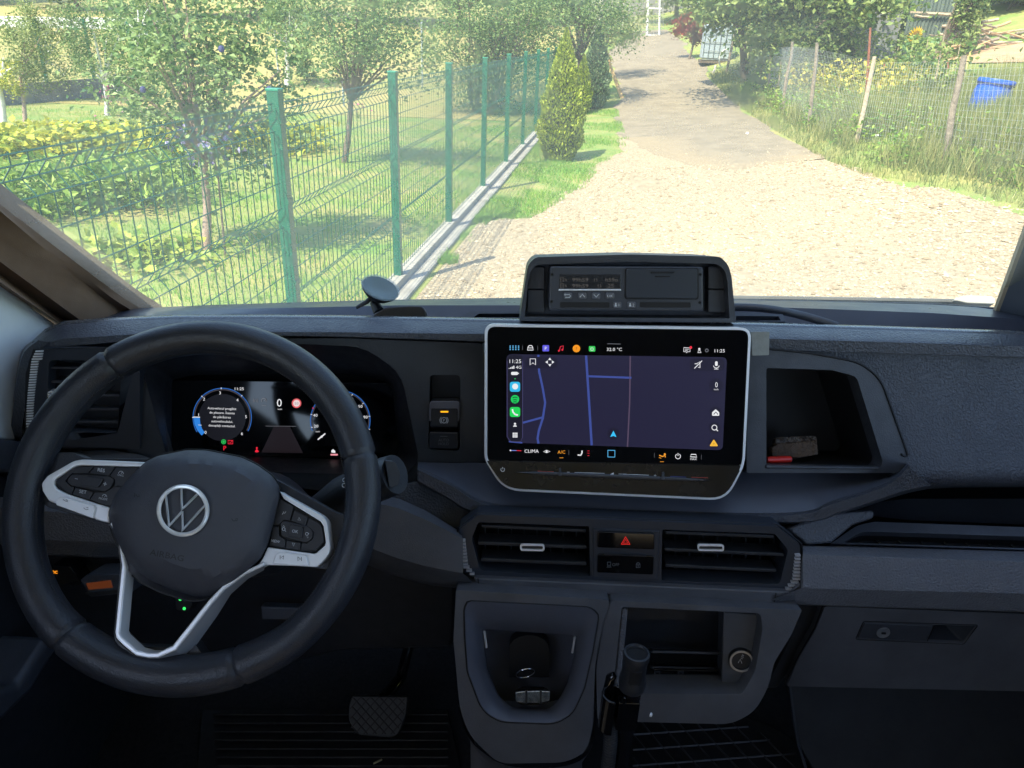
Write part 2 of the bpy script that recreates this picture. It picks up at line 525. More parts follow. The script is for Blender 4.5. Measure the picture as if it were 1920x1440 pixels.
# floor and footwell
obj('floor', MB().box((.15, .3, FLOOR - .02), (1.95, 2.3, .04)), M_CARPET, cab)
FW = PL(V((0, 1.30, FLOOR)), 24)
fw = [V((-.82, 1.22, FLOOR)), V((1.12, 1.22, FLOOR)), V((1.12, 1.40, FLOOR + .16)), V((1.12, 1.46, 1.58)), V((-.82, 1.46, 1.58)), V((-.82, 1.40, FLOOR + .16))]
obj('cowl_panel', MB().add([V((-.82, 1.225, 1.73)), V((1.12, 1.225, 1.73)), V((1.12, 1.46, 1.58)), V((-.82, 1.46, 1.58))], [(0, 1, 2, 3)]), M_CARPET, cab, fix=False)
obj('firewall', MB().add(fw, [(0, 1, 2, 5), (5, 2, 3, 4)]), M_CARPET, cab, fix=False)
# passenger toe board: a smooth sloping panel with a welt
TB = PL(at(1650, 1350, .98), 33)
slab('toe_board', [(1478, 1278), (2300, 1290), (2300, 1500), (1560, 1500), (1500, 1400)], TB, 0, -.02, mat('toe board lining', (.022, .025, .030), .6, bump=.15, bscale=700, var=.12), cab, bev=.003)
obj('welt', MB().tube([TB.on(1481, 1288, .002), TB.on(1488, 1340, .002), TB.on(1497, 1396, .002), TB.on(1520, 1470, .002)], .003, 6), M_DASH2, cab)
# partition behind the seats
obj('bulkhead', MB().box((.12, -1.55, 1.79), (2.0, .05, 1.72)), mat('grey partition lining', (.06, .062, .066), .8, var=.1), cab, bev=.01)

# windscreen wiper outside, at the base of the screen
wip = thing('windscreen_wiper', 'grey wiper lying along the foot of the windscreen, its end clip at the right corner', 'wiper', at(1830, 560, 1.36))
M_WIP = mat('grey wiper rubber', (.09, .09, .085), .5, var=.2)  # one grey shared by blade and arm
obj('blade', MB().tube([at(985 + k * 106, 556 + k * .2 + 8 * (k / 8) ** 2 , 1.335 - .004 * k) for k in range(9)], .0042, 6), M_WIP, wip)
obj('arm', MB().tube([at(1390, 560, 1.34), at(1640, 562, 1.325), at(1850, 571, 1.31)], [.003, .004, .006], 6), M_WIP, wip)
pw = PL(at(1830, 560, 1.31), 40)
slab('end_clip', [(1788, 562), (1808, 553), (1860, 554), (1868, 560), (1866, 570), (1815, 568)], pw, .012, -.012, mat('pale grey clip', (.42, .42, .40), .4), wip, bev=.003)
# ================================================================== dashboard
dash = thing('dashboard', 'long charcoal dashboard with soft grained top pad and passenger side storage tray', 'dashboard', at(1100, 1000, .95))
FAS = PL(at(1160, 770, .93), 20)
def fY(px, py, d=0.): return at(px, py, FAS.on(px, py).y + d)

obj('dash_carrier', MB().box((.16, 1.17, 1.44), (1.8, .12, .58)), M_BLACK, dash)

# ---- top: deck behind the ridge, ridge with its added highlight strip, bevel and the leather lip above the binnacle
cx = [46, 60, 84, 120, 200, 330, 500, 640, 800, 960, 1200, 1400, 1650, 1990, 2330]
ry = [668, 640, 618, 603, 597, 591, 591, 592, 595, 598, 602, 605, 612, 624, 636]
ry3 = [672, 652, 640, 633, 628, 620, 620, 621, 623, 625, 629, 632, 639, 650, 661]
ry4 = [700, 668, 654, 649, 643, 628, 628.5, 631, 636, 642, 650, 655, 662, 672, 682]
rows = [[], [], [], [], [], [], []]
for x, a, b, c in zip(cx, ry, ry3, ry4):
    k = min(1, max(0, (x - 46) / 80))
    rows[0].append(at(x, a + 14, 1.06))
    rows[1].append(at(x, a - .5, 1.024))
    rows[2].append(at(x, a + 6, 1.004))
    rows[3].append(at(x, b - 2, .966))
    rows[4].append(at(x, b + 2, .961))
    rows[5].append(at(x, c, .958))
    rows[6].append(at(x, c + 3, 1.03))
loft('top_pad', rows, M_SOFT, dash, smooth=28)
up1 = V((0, 0, .0012))
loft('ridge_highlight', [[p + up1 * .2 for p in rows[1][2:]], [p.lerp(q, .12) + up1 for p, q in zip(rows[1][2:], rows[2][2:])], [p.lerp(q, .85) + up1 for p, q in zip(rows[1][2:], rows[2][2:])], [p - up1 * .3 for p in rows[2][2:]]], mat('ridge highlight skin', (.075, .078, .085), .26, spec=.8, var=.1, vscale=30), dash, smooth=60)  # lighter, glossier strip added along the ridge to show a highlight
# left end cheek wrapping down round the side vent
ck = [(84, 640), (58, 662), (46, 700), (38, 760), (32, 815), (44, 828), (62, 836)]
rows = [[], [], []]
for x, y in curve(ck, 4):
    rows[0].append(at(x - 16, y - 6, 1.03)); rows[1].append(at(x - 12, y - 2, .957)); rows[2].append(at(x + 9, y + 2, .955))
loft('end_cheek', rows, M_SOFT, dash, smooth=50)
# deck from the ridge to the screen
dx = [-40, 120, 250, 400, 600, 750, 960, 1200, 1380, 1480, 1540, 1750, 1880, 1990, 2330]
db = [660, 604, 579, 572, 567, 563, 559, 559, 562, 564, 565, 571, 579, 590, 624]
wall_top = [670, 612, 588, 580, 576, 572.5, 572.5, 573, 573, 577, 579, 587, 596, 604, 632]
rows = [[], [], [], [], []]
for x, b, w in zip(dx, db, wall_top):
    rid = np.interp(x, cx, ry)
    rows[0].append(at(x, rid + 13, 1.055)); rows[1].append(at(x, rid + 3, 1.10))
    rows[2].append(at(x, max(w + 3, rid - 1), 1.13)); rows[3].append(at(x, w, 1.15)); rows[4].append(at(x, b, 1.262 if 300 < x < 1700 else 1.23))
loft('deck', rows, mat('deck plastic', (.046, .052, .072), .32, bump=.2, bscale=650, var=.15, vscale=6), dash, smooth=25)
# shallow open bins moulded into the deck either side of the clock housing
def bin_frame(name, pts, Y, hole):
    pl = PL(at(pts[0][0], pts[0][1], Y), 62)
    slab(name, pts, pl, 0, -.02, M_DASH2, dash, bev=.002, holes=[hole], r=2)
bin_frame('deck_bin', [(858, 596), (882, 583.5), (980, 583.5), (980, 598)], 1.06, [(888, 595), (898, 588), (975, 588), (975, 595)])
bin_frame('deck_bin', [(1372, 586), (1468, 589), (1474, 603), (1372, 603)], 1.06, [(1380, 592), (1460, 593), (1464, 601), (1380, 601)])
obj('deck_rib', MB().tube([at(x, y, Y) for x, y, Y in curve([(1366, 576, 1.13), (1420, 577.5, 1.12), (1470, 584, 1.09), (1520, 596, 1.05), (1570, 612, 1.03)], 5)], .0065, 8), M_DASH2, dash, smooth=60)

# ---- instrument hood: recess with the cluster screen at its back, right cheek runs to the brake switches
hood_out = [(236, 660), (330, 636), (640, 634), (905, 644), (912, 866), (786, 868), (780, 905), (700, 930), (640, 925), (560, 915), (330, 905), (238, 870)]
hood_hole = [(262, 676), (340, 650), (560, 645), (680, 650, 30), (752, 700, 30), (786, 862, 14), (760, 892, 10), (320, 880)]
BIN = PL(at(640, 760, .965), 14)
switch_hole = [(806, 703), (863, 703), (862, 845), (803, 843)]
slab('binnacle_panel', hood_out, BIN, 0, -.012, mat('binnacle plastic', (.034, .039, .047), .42, bump=.3, bscale=650, var=.2, vscale=9), dash, bev=.002, r=6, holes=[rp(hood_hole, 8, 3), rp(switch_hole, 8, 3)])
# recess walls down to the screen
a = rp([(262, 676), (340, 650), (560, 645), (680, 650, 30), (752, 700, 30), (786, 862, 14), (760, 892, 10), (320, 880)], 8, 3)
b = rp([(322, 712), (360, 704), (560, 698), (690, 703, 20), (735, 722, 16), (748, 852, 10), (735, 864, 8), (322, 850)], 8, 3)
CLU = PL(at(530, 780, 1.045), 20)
rows = [[BIN.on(x, y, .001) for x, y in a], [BIN.on(x * .4 + u * .6, y * .4 + w * .6, -.045) for (x, y), (u, w) in zip(a, b)], [CLU.on(x, y) for x, y in b]]
obj('binnacle_recess', MB().grid(rows, True), M_DASH, dash, smooth=30, fix=False)
# column side panel between the cluster and the left vent
LFT = PL(at(180, 760, .955), 12)
slab('driver_panel', [(58, 640), (240, 640), (262, 676), (322, 870), (200, 872), (150, 845), (60, 838)], LFT, -.012, -.03, M_DASH, dash, bev=.003)

# ---- parking-brake switches
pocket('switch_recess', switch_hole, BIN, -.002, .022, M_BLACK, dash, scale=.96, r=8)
sw = slab('brake_switch', [(808, 764), (859, 764), (859, 801), (806, 801)], BIN, .006, -.02, M_BTN, dash, bev=.003, r=3)
slab('switch_cap', [(805, 752, 8), (862, 752, 8), (861, 790, 2), (858, 790, 1), (858, 766, 3), (808, 766, 3), (808, 790, 1), (804, 790, 2)], BIN, .011, -.008, mat('smoked silver', (.20, .20, .23), .3, metal=.8), sw, bev=.0012)
sh = slab('hold_switch', [(805, 810), (860, 811), (859, 843), (803, 841)], BIN, .004, -.02, M_BTN, dash, bev=.002, r=4)
pr = Print(sw, BIN, .0064)
pr.rect(('lamp', glow('amber lamp', (255, 178, 30), 1.3)), 826, 770.5, 840.5, 773.5)
k = ('symbol', M_INK)
pr.arc(k, 832.5, 788, 5.2, 0, 360, 1.2).text(k, 'P', 832.5, 788, 5.5).arc(k, 832.5, 788, 7.6, -50, 50, 1.1).arc(k, 832.5, 788, 7.6, 130, 230, 1.1)
pr.flush()
pr = Print(sh, BIN, .0044); k = ('lettering', M_DIM)
pr.text(k, 'AUTO', 832, 825, 5.2).text(k, 'HOLD', 832, 832, 5.2).rect(k, 825, 817.5, 839, 818.6)
pr.flush()

# ---- central ledge under the screen and the soft lip round it
up = [(784, 866), (850, 868), (912, 868), (1100, 880), (1405, 884), (1560, 885), (1672, 884), (1696, 868)]
mid = [(783, 876), (845, 905), (922, 944), (1100, 954), (1470, 962), (1560, 940), (1662, 906), (1704, 870)]
lip = [(783, 905), (838, 935), (905, 966), (1100, 973), (1480, 983), (1580, 962), (1690, 926), (1745, 914)]
def lp(pts, dY, d2=None):
    return [at(x, y, dY) for x, y in curve(pts, 5)]
loft('screen_ledge', [lp(up, .935), lp(mid, .868)], mat('sky tinted ledge plastic', (.075, .083, .108), .4, bump=.12, bscale=900, var=.1), dash, smooth=40)  # lighter bluish colour stands for skylight on the upward face
loft('soft_lip', [lp([(x, y - 1) for x, y in mid], .869), lp([(x, y + 5) for x, y in mid], .860), lp([(x, y - 4) for x, y in lip], .858), lp(lip, .872), lp([(x, y + 2) for x, y in lip], .93)], M_SOFT, dash, smooth=35)

# ---- storage cubby right of the screen
cub_out = [(1400, 652), (1440, 656), (1520, 664), (1612, 681, 26), (1650, 712, 22), (1703, 862, 20), (1690, 887, 10), (1400, 887)]
cub_hole = [(1437, 690), (1560, 694), (1606, 706, 10), (1656, 868, 10), (1648, 880, 6), (1437, 878)]
CUB = PL(FAS.on(1540, 780, .010), 20)
slab('cubby_frame', cub_out, CUB, 0, -.03, M_DASH2, dash, bev=.004, bseg=3, holes=[rp(cub_hole, 4, 3)], r=4)
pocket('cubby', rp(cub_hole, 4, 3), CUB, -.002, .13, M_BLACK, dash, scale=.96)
slab('cubby_lip', [(1436, 872), (1650, 876), (1646, 881), (1436, 879)], CUB, .003, -.01, M_DASH2, dash, bev=.002)

def gap(pts, pl, off=.0005, w=.0011, closed=True, parent=None):
    obj('panel_gap', MB().tube([pl.on(x, y, off) for x, y in pts], w, 5, closed=closed), M_BLACK, parent or dash)
gap(rp([(1400, 650), (1440, 654), (1520, 662), (1613, 679, 26), (1652, 711, 22), (1706, 863, 20)], 0, 4)[1:], CUB, .001, .0016, False)
# ---- passenger pad
def pad_xl(y): return float(np.interp(y, [630, 652, 658, 666, 681, 700, 720, 862, 885, 900, 912, 930], [1380, 1396, 1440, 1520, 1590, 1625, 1642, 1688, 1682, 1650, 1600, 1560]))
rows = []
for t, d in ((0, .010), (.03, .011), (.07, .012), (.10, .012), (.14, .012), (.18, .012), (.25, .012), (.35, .012), (.5, .010), (.65, .008), (.78, .004), (.87, .001), (.93, 0), (.965, .004), (.99, .014), (1.0, .03), (1.005, .10)):
    xl = pad_xl(636 + 286 * t); row = []
    for k in range(15):
        x = xl + (2330 - xl) * k / 14
        a_, b_ = float(np.interp(x, [1380, 1520, 1700, 1990, 2330], [636, 640, 645, 653, 663])), float(np.interp(x, [1380, 1560, 1660, 1700, 1760, 1990, 2330], [930, 920, 923, 920, 913, 912, 916]))
        row.append(fY(x, a_ + (b_ - a_) * t, d))
    rows.append(row)
loft('passenger_pad', rows, M_SOFT, dash, smooth=50)

# ---- left side vent
M_VENT = mat('vent frame plastic', (.028, .034, .046), .4, bump=.1, bscale=900)  # blue of the skylight put into this colour as well
SV = PL(at(120, 750, .945), 8, 6)
lv = slab('air_vent', [(52, 672, 12), (68, 654, 12), (150, 650), (262, 652), (262, 842), (70, 836, 12), (48, 812, 10)], SV, .004, -.02, M_VENT, dash, bev=.002, holes=[rp([(92, 676, 8), (228, 676), (220, 812), (84, 806, 6)], 5, 3)], label='air vent at the driver side end of the dashboard')
pocket('vent_duct', rp([(92, 676, 8), (228, 676), (220, 812), (84, 806, 6)], 5, 3), SV, 0, .08, M_BLACK, lv)
for y in (690, 716, 742, 768, 792):
    slab('slat', [(96, y - 2.5), (226, y - 2.5), (226, y + 2.5), (95, y + 2.5)], SV, -.004, -.03, M_DASH2, lv, bev=.001)
slab('vent_tab', [(89, 734, 3), (140, 735, 3), (140, 746, 3), (89, 746, 3)], SV, .004, -.01, M_SILV, lv, bev=.001, holes=[[(93, 737), (138, 737), (138, 743), (93, 743)]])
mb = MB()
for k in range(33):
    y = 658 + k * 4.85; t = k / 32
    x0 = 61 - 12 * math.sin(t * math.pi * .55) + (0 if t < .9 else (t - .9) * 70); x1 = x0 + 13 - 2 * t
    if t < .1: x0 += 5 * (1 - t / .1); x1 += 6
    mb.prism([SV.on(x0, y, .007), SV.on(x1, y - .3, .007), SV.on(x1, y + 2.2, .007), SV.on(x0, y + 2.5, .007)], -SV.n * .003)
obj('ribbed_trim', mb, mat('bright trim bars', (.88, .89, .92), .4, metal=.2), lv, smooth=0, kind='stuff')
obj('trim_back', MB().prism([SV.on(x, y, .0045) for x, y in [(62, 655), (78, 655), (66, 700), (62, 760), (62, 818), (46, 800), (48, 700)]], -SV.n * .002), M_BLACK, lv, smooth=0)

# ---- centre vents and switches
VEN = PL(at(1180, 1035, .825), 8)
vout = [(861, 992), (897, 965, 4), (1457, 987, 4), (1500, 1021, 4), (1500, 1091, 8), (1482, 1109, 8), (891, 1083, 8), (863, 1069, 6)]
lh = [(897, 979, 4), (1105, 987, 3), (1107, 1082, 4), (900, 1070, 8), (884, 1010, 6)]
rh = [(1242, 993, 3), (1453, 1001, 4), (1478, 1031, 6), (1462, 1096, 8), (1240, 1089, 4)]
ph = [(1112, 991), (1236, 996), (1234, 1086), (1112, 1081)]
vb = slab('vent_panel', vout, VEN, 0, -.03, M_VENT, dash, bev=.0025, holes=[rp(lh, 3, 3), rp(rh, 3, 3)])
def vent(holep, slats, tab, label):
    v = pocket('air_vent', rp(holep, 3, 3), VEN, -.002, .07, M_BLACK, dash, scale=.97, label=label)
    for (x0, y0, x1, y1) in slats:
        slab('slat', [(x0, y0 - 3.2), (x1, y1 - 3.2), (x1, y1 + 3.2), (x0, y0 + 3.2)], VEN, -.004, -.030, M_DASH, v, bev=.0015)
    xs = [p[0] for p in holep]
    for k in range(1, 9):
        x = min(xs) + (max(xs) - min(xs)) * k / 9
        yt, yb = np.interp(x, [897, 1453], [985, 1004]), np.interp(x, [897, 1453], [1066, 1090])
        slab('fin', [(x - 1, yt), (x + 1, yt), (x + 1, yb), (x - 1, yb)], VEN, -.034, -.055, M_DASH, v, bev=0)
    x0, y0, x1, y1 = tab
    slab('vent_tab', [(x0, y0, 5), (x1, y0 + 1, 5), (x1, y1, 5), (x0, y1 - 1, 5)], VEN, .004, .0008, M_SILV, v, bev=.0006, holes=[rp([(x0 + 3, y0 + 3.2), (x1 - 3, y0 + 3.8), (x1 - 3, y1 - 3.2), (x0 + 3, y1 - 3.8)], 2.5, 3)])
    slab('tab_core', [(x0 + 2, y0 + 2.5), (x1 - 2, y0 + 3), (x1 - 2, y1 - 2.5), (x0 + 2, y1 - 3)], VEN, .0016, -.012, M_BTN, v, bev=.0005)
vent(lh, [(903, 987, 1099, 996), (896, 1019, 1100, 1027), (902, 1050, 1100, 1058)], (975, 1020.5, 1021, 1034), 'left centre air vent')
vent(rh, [(1248, 999, 1452, 1007), (1246, 1031, 1470, 1041), (1248, 1061, 1456, 1071)], (1308, 1021, 1358, 1034), 'right centre air vent')
for side_, xs in (('l', lambda t: (863.5 + 2 * t + max(0, t - .75) * 60, 872 + 7 * t + max(0, t - .75) * 40)), ('r', lambda t: (1491.5 - 7 * t - max(0, t - .75) * 45, 1501 - 1 * t - max(0, t - .75) * 60))):
    mb = MB()
    for k in range(11):
        t = k / 10; y = (1012 if side_ == 'l' else 1040) + 6.3 * k
        a, b = xs(t)
        mb.prism([VEN.on(a, y, .004), VEN.on(b, y, .004), VEN.on(b + .4, y + 3.6, .004), VEN.on(a + .4, y + 3.6, .004)], -VEN.n * .005)
    obj('ribbed_trim', mb, mat('grey trim bars', (.5, .5, .53), .4, metal=.2), dash, smooth=0, kind='stuff')
gap(rp([(858, 991), (896, 962, 4), (1458, 984, 4), (1503, 1020, 4), (1503, 1092, 8), (1483, 1112, 8), (890, 1086, 8), (860, 1070, 6)], 0), VEN, -.006, .0014)
slab('switch_panel', ph, VEN, .002, -.02, M_VENT, dash, bev=.001)
hz = slab('hazard_button', [(1121, 997), (1227, 1001), (1227, 1031), (1120, 1027)], VEN, .005, -.01, M_GLOSS, dash, bev=.0012, r=3)
pr = Print(hz, VEN, .0054); k = ('warning_triangle', glow('red symbol', (235, 40, 40), 1.0))
pr.line(k, [(1173, 1006.5), (1181, 1020.5), (1165, 1020.5)], 1.8, closed=True).line(k, [(1173, 1011.5), (1177.2, 1018.3), (1168.8, 1018.3)], 1.3, closed=True); pr.flush()
sb = slab('switch_button', [(1121, 1039), (1226, 1043), (1225, 1078), (1120, 1074)], VEN, .004, -.01, M_GLOSS, dash, bev=.0012, r=3)
slab('button_line', [(1134, 1039.5), (1212, 1042.5), (1212, 1044), (1134, 1041)], VEN, .0055, .003, M_BTN, sb, bev=0)
pr = Print(sb, VEN, .0044); k = ('lettering', M_DIM)
pr.text(k, 'OFF', 1154.5, 1058.5, 5.6).line(k, [(1139, 1054), (1145, 1054), (1145, 1060), (1139, 1060)], 1.3, closed=True).line(k, [(1138, 1064), (1140, 1062), (1142, 1064), (1144, 1062), (1146, 1064)], 1.2)
pr.line(k, [(1193, 1058), (1200, 1058), (1200, 1064), (1193, 1064)], 1.3, closed=True).arc(k, 1196.5, 1058, 3, 180, 360, 1.2).disc(k, 1196.5, 1061, 1.2); pr.flush()

# ---- soft wedges either side of the vent panel
WED = PL(at(830, 970, .875), 30)
slab('soft_wedge', [(700, 925), (770, 905), (786, 905), (905, 968), (896, 968), (862, 993), (735, 935)], WED, 0, -.04, M_SOFT, dash, bev=.004)
WED2 = PL(at(1540, 985, .862), 35)
slab('soft_wedge', [(1474, 990), (1560, 962), (1640, 956), (1640, 972), (1600, 985), (1560, 1018), (1514, 1022)], WED2, 0, -.04, M_SOFT, dash, bev=.004)

# ---- passenger shelf tray
SH = [(1700, 918, .98), (1990, 915, .98)]
rows = [[at(1560, 955, .965), at(1640, 942, .975), at(1700, 935, .985), at(2330, 935, .985)],
        [at(1560, 975, .945), at(1640, 958, .955), at(1700, 962, .955), at(2330, 985, .955)],
        [at(1560, 985, .93), at(1640, 968, .94), at(1700, 975, .94), at(2330, 1000, .94)]]
loft('shelf_back', rows, M_DASH, dash, smooth=20)
tray = slab('shelf_tray', [(1558, 1019), (1606, 985, 14), (1640, 978), (2330, 1003), (2330, 1044)], PL(at(1700, 1000, .885), 66), 0, -.012, M_DASH2, dash, bev=.004, holes=[rp([(1582, 1017), (1616, 996, 12), (2322, 1019), (2322, 1041)], 4, 3)])
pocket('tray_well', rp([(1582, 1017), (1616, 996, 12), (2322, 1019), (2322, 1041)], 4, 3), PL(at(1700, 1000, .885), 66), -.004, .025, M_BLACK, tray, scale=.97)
mb = MB()
for k in range(9):
    x = 1630 + k * 42
    mb.tube([PL(at(1700, 1000, .885), 66).on(x, 1000 + k * 1.0, -.026), PL(at(1700, 1000, .885), 66).on(x + 20, 1018 + k * 1.3, -.026)], .0015, 4)
obj('tray_rib', mb, M_DASH, tray, kind='stuff')

# ---- grey trim rail right of the vents (top bevel, face, lower return)
xs = [1448, 1475, 1500, 1514, 1560, 1700, 1850, 1990]
def lerp(x, pts): return float(np.interp(x, [p[0] for p in pts], [p[1] for p in pts]))
lines = [([(1448, 1118), (1500, 1096), (1502, 1022), (2330, 1046)], .865), ([(1448, 1120), (1500, 1098), (1503, 1024), (2330, 1048)], .845),
         ([(1448, 1122), (1500, 1100), (1504, 1040), (2330, 1067)], .820), ([(1448, 1124), (1504, 1103), (2330, 1123)], .805), ([(1448, 1131), (1504, 1133), (2330, 1160)], .815), ([(1448, 1135), (1504, 1136), (2330, 1163)], .90)]
rows = [[at(x, lerp(x, l), Y) for x in (1448, 1478, 1500, 1503, 1506, 1560, 1700, 1850, 2330)] for l, Y in lines]
loft('trim_rail', rows, M_GREY, dash, smooth=25, label='grained grey rail above the glove box')
# strip below the vents
LOW = PL(at(1150, 1110, .808), 10)
slab('lower_strip', [(888, 1084), (1484, 1110), (1500, 1094), (1504, 1100), (1452, 1134), (1440, 1133), (897, 1101)], LOW, 0, -.03, M_CONS, dash, bev=.002)

gap([(896, 1084), (899, 1104)], LOW, .0008, .0008, False)
gap([(1455, 1112), (1451, 1134)], LOW, .0008, .0008, False)
# ---- grey sweep on the driver's side
KS = PL(at(780, 1010, .80), 22)
lines = [([(660, 925), (742, 932), (800, 958), (862, 996)], .845), ([(650, 940), (735, 948), (800, 975), (868, 1010)], .815), ([(650, 1010), (740, 1045), (800, 1062), (868, 1075)], .800), ([(650, 1040), (740, 1072), (800, 1090), (896, 1101)], .815), ([(650, 1044), (740, 1080), (800, 1097), (896, 1106)], .87)]
rows = [[at(a + (b - a) * t, lerp(a + (b - a) * t, l), Y) for t in [i / 9 for i in range(10)]] for l, Y in lines for a, b in [(l[0][0], l[-1][0])]]
loft('knee_sweep', rows, M_CONS, dash, smooth=30)
# grey panel left of the column (seen through the wheel)
lines = [([(-20, 930), (85, 938), (520, 975)], .89), ([(-20, 950), (85, 958), (520, 1000)], .872), ([(-20, 1010), (85, 1012), (520, 1030)], .862), ([(-20, 1032), (95, 1040), (520, 1060)], .872), ([(-20, 1034), (95, 1043), (520, 1065)], .92)]
rows = [[at(x, lerp(x, l), Y) for x in (-20, 85, 200, 330, 520)] for l, Y in lines]
loft('knee_rail', rows, M_GREY, dash, smooth=25)
# lower driver panel, down to the footwell
LD = PL(at(500, 1120, .90), -8)
slab('knee_panel', [(-20, 1020), (100, 1042), (660, 1040), (855, 1100), (850, 1215), (640, 1222), (560, 1240), (470, 1262), (300, 1275), (120, 1240), (-20, 1180)], LD, 0, -.05, M_DASH, dash, bev=.008, r=10)
slab('bonnet_latch', [(488, 1137), (575, 1140), (575, 1165), (490, 1163)], PL(at(530, 1150, .86), 20), 0, -.02, M_DASH2, dash, bev=.003)
# dark rail with slot above the knee rail
slab('lower_shelf', [(130, 848), (200, 842), (262, 852), (310, 868), (500, 880), (500, 905), (140, 862)], PL(at(250, 865, .93), 55), 0, -.02, M_DASH2, dash, bev=.004, r=6)

# ---- glove box lid
GL = PL(at(1700, 1215, .855), -2)
gb = slab('glove_box_lid', [(1546, 1137), (2330, 1168), (2330, 1305), (1474, 1287), (1500, 1230), (1530, 1180)], GL, 0, -.04, M_CONS, dash, bev=.004, r=6, holes=[rp([(1606, 1198), (1620, 1167), (1832, 1174), (1806, 1206)], 4, 3)])
pocket('handle_recess', rp([(1606, 1198), (1620, 1167), (1832, 1174), (1806, 1206)], 4, 3), GL, -.001, .03, M_DASH, gb, scale=.8, shift=(0, .004))
hd = slab('handle', [(1608, 1197), (1621, 1168), (1752, 1173), (1738, 1203)], GL, -.002, -.02, M_DASH2, gb, bev=.002, r=3)
gap([(1470, 1286), (1498, 1230), (1528, 1178), (1543, 1134), (1700, 1140), (2330, 1165)], GL, -.001, .0016, False, gb)
gap(rp([(1604, 1199), (1619, 1165), (1834, 1172), (1807, 1208)], 4, 3), GL, .0002, .0007, True, gb)
gap([(1752, 1173), (1738, 1203)], GL, -.001, .0006, False, gb)
lk = GL.on(1657, 1187.5, 0)
obj('lock', MB().lathe(lk - GL.n * .004, GL.n, [(0, .003), (.0055, .003), (.0075, .004), (.0095, .004), (.010, .001), (.010, -.004)], 20), mat('lock steel', (.42, .43, .46), .3, metal=.7), gb, fix=True)
obj('keyhole', MB().box(lk + GL.n * .0 , (.006, .0025, .002), (GL.u, GL.v, GL.n)), M_BLACK, gb)
slab('side_filler', [(1452, 1134), (1546, 1138), (1528, 1180), (1498, 1232), (1456, 1290), (1436, 1290), (1480, 1200)], PL(at(1490, 1210, .87), 0), 0, -.04, M_DASH, dash, bev=.004, r=5)

# ================================================================== centre console
con = thing('centre_console', 'dark grey centre console below the vents with a rounded cup tray and an open bin', 'console', at(1100, 1380, .72))
CON = PL(at(1000, 1220, .765), 14)
left = [(855, 1106, 4), (1146, 1125, 12), (1130, 1170), (1116, 1250), (1112, 1360), (1100, 1410, 20), (1060, 1430, 20), (935, 1432, 20), (880, 1380, 30), (862, 1330, 20), (850, 1200)]
tray_o = [(870, 1141), (876, 1126, 6), (1108, 1138, 10), (1123, 1153, 6), (1112, 1220), (1096, 1290), (1074, 1340, 20), (1040, 1358, 16), (935, 1354, 16), (903, 1332, 20), (876, 1260), (871, 1190)]
tray_i = [(904, 1178, 8), (1083, 1190, 8), (1080, 1220), (1066, 1280), (1050, 1312, 10), (1030, 1330, 10), (960, 1327, 10), (934, 1306, 10), (912, 1255), (906, 1210)]
slab('console_body', left, CON, 0, -.05, M_CONS, con, bev=.007, bseg=3, r=6, holes=[rp(tray_o, 4, 3)])
CON2 = PL(CON.on(1000, 1220, -.03), 14)
def resamp(pts, n, seg=3):
    P = [V(p) for p in rp(pts, 4, seg)]; P.append(P[0])
    L = [0]
    for a_, b_ in zip(P, P[1:]): L.append(L[-1] + (b_ - a_).length)
    out = []
    for k in range(n):
        s = L[-1] * k / n
        i = max(j for j in range(len(L) - 1) if L[j] <= s)
        out.append(tuple(P[i].lerp(P[i + 1], (s - L[i]) / max(1e-9, L[i + 1] - L[i]))))
    return out
a, b = resamp(tray_o, 96), resamp(tray_i, 96)
ca = (1000, 1240)
rows = [[CON.on(x, y, -.002) for x, y in a], [CON.on(x, y, .002) for x, y in [((x - ca[0]) * .985 + ca[0], (y - ca[1]) * .985 + ca[1]) for x, y in a]],
        [CON.on(x * .5 + u * .5, y * .5 + w * .5, -.006) for (x, y), (u, w) in zip(a, b)], [CON.on(x, y, -.03) for x, y in b],
        [CON.on(*((u - 1000) * .98 + 1000, (w - 1250) * .97 + 1250), -.10) for u, w in b]]
mb = MB().grid(rows, True); mb.f.append(tuple(range(4 * 96, 5 * 96)))
obj('cup_tray', mb, mat('tray plastic', (.105, .112, .140), .42, bump=.12, bscale=900, var=.1), con, smooth=60, fix=False)
for x0, y0, x1, y1 in ((908, 1183, 912, 1214), (1078, 1194, 1073, 1224)):
    obj('tray_clip', MB().tube([CON.on(x0, y0, -.030), CON.on(x1, y1, -.034)], .0016, 6), M_SILV, con)
obj('tray_groove', MB().tube([CON.on(x, y, .0) for x, y in a], .0011, 5, closed=True), M_BLACK, con)
# black arch standing for the shade on the tray's back wall
pts = [(955, 1270), (955, 1215)] + [(992 + 37 * math.cos(R(t)), 1215 + 24 * math.sin(R(t))) for t in range(180, 361, 20)] + [(1030, 1215), (1030, 1270)]
slab('tray_arch_shade', pts, PL(CON.on(1000, 1240, -.075), 14), 0, -.02, M_BLACK, con, bev=.002)
# lower body below the tray
rows = [[], [], [], []]
for x, y in curve([(858, 1320), (880, 1385), (940, 1432), (1010, 1440), (1075, 1432), (1110, 1400), (1114, 1330)], 5):
    rows[0].append(CON.on(x, y, -.004)); rows[1].append(CON.on(x, y, -.05))
    rows[2].append(CON.on((x - 990) * .82 + 990, y + 30, -.06)); rows[3].append(CON.on((x - 990) * .8 + 990, y + 330, -.10))
loft('console_foot', rows, M_CONS, con, smooth=40)
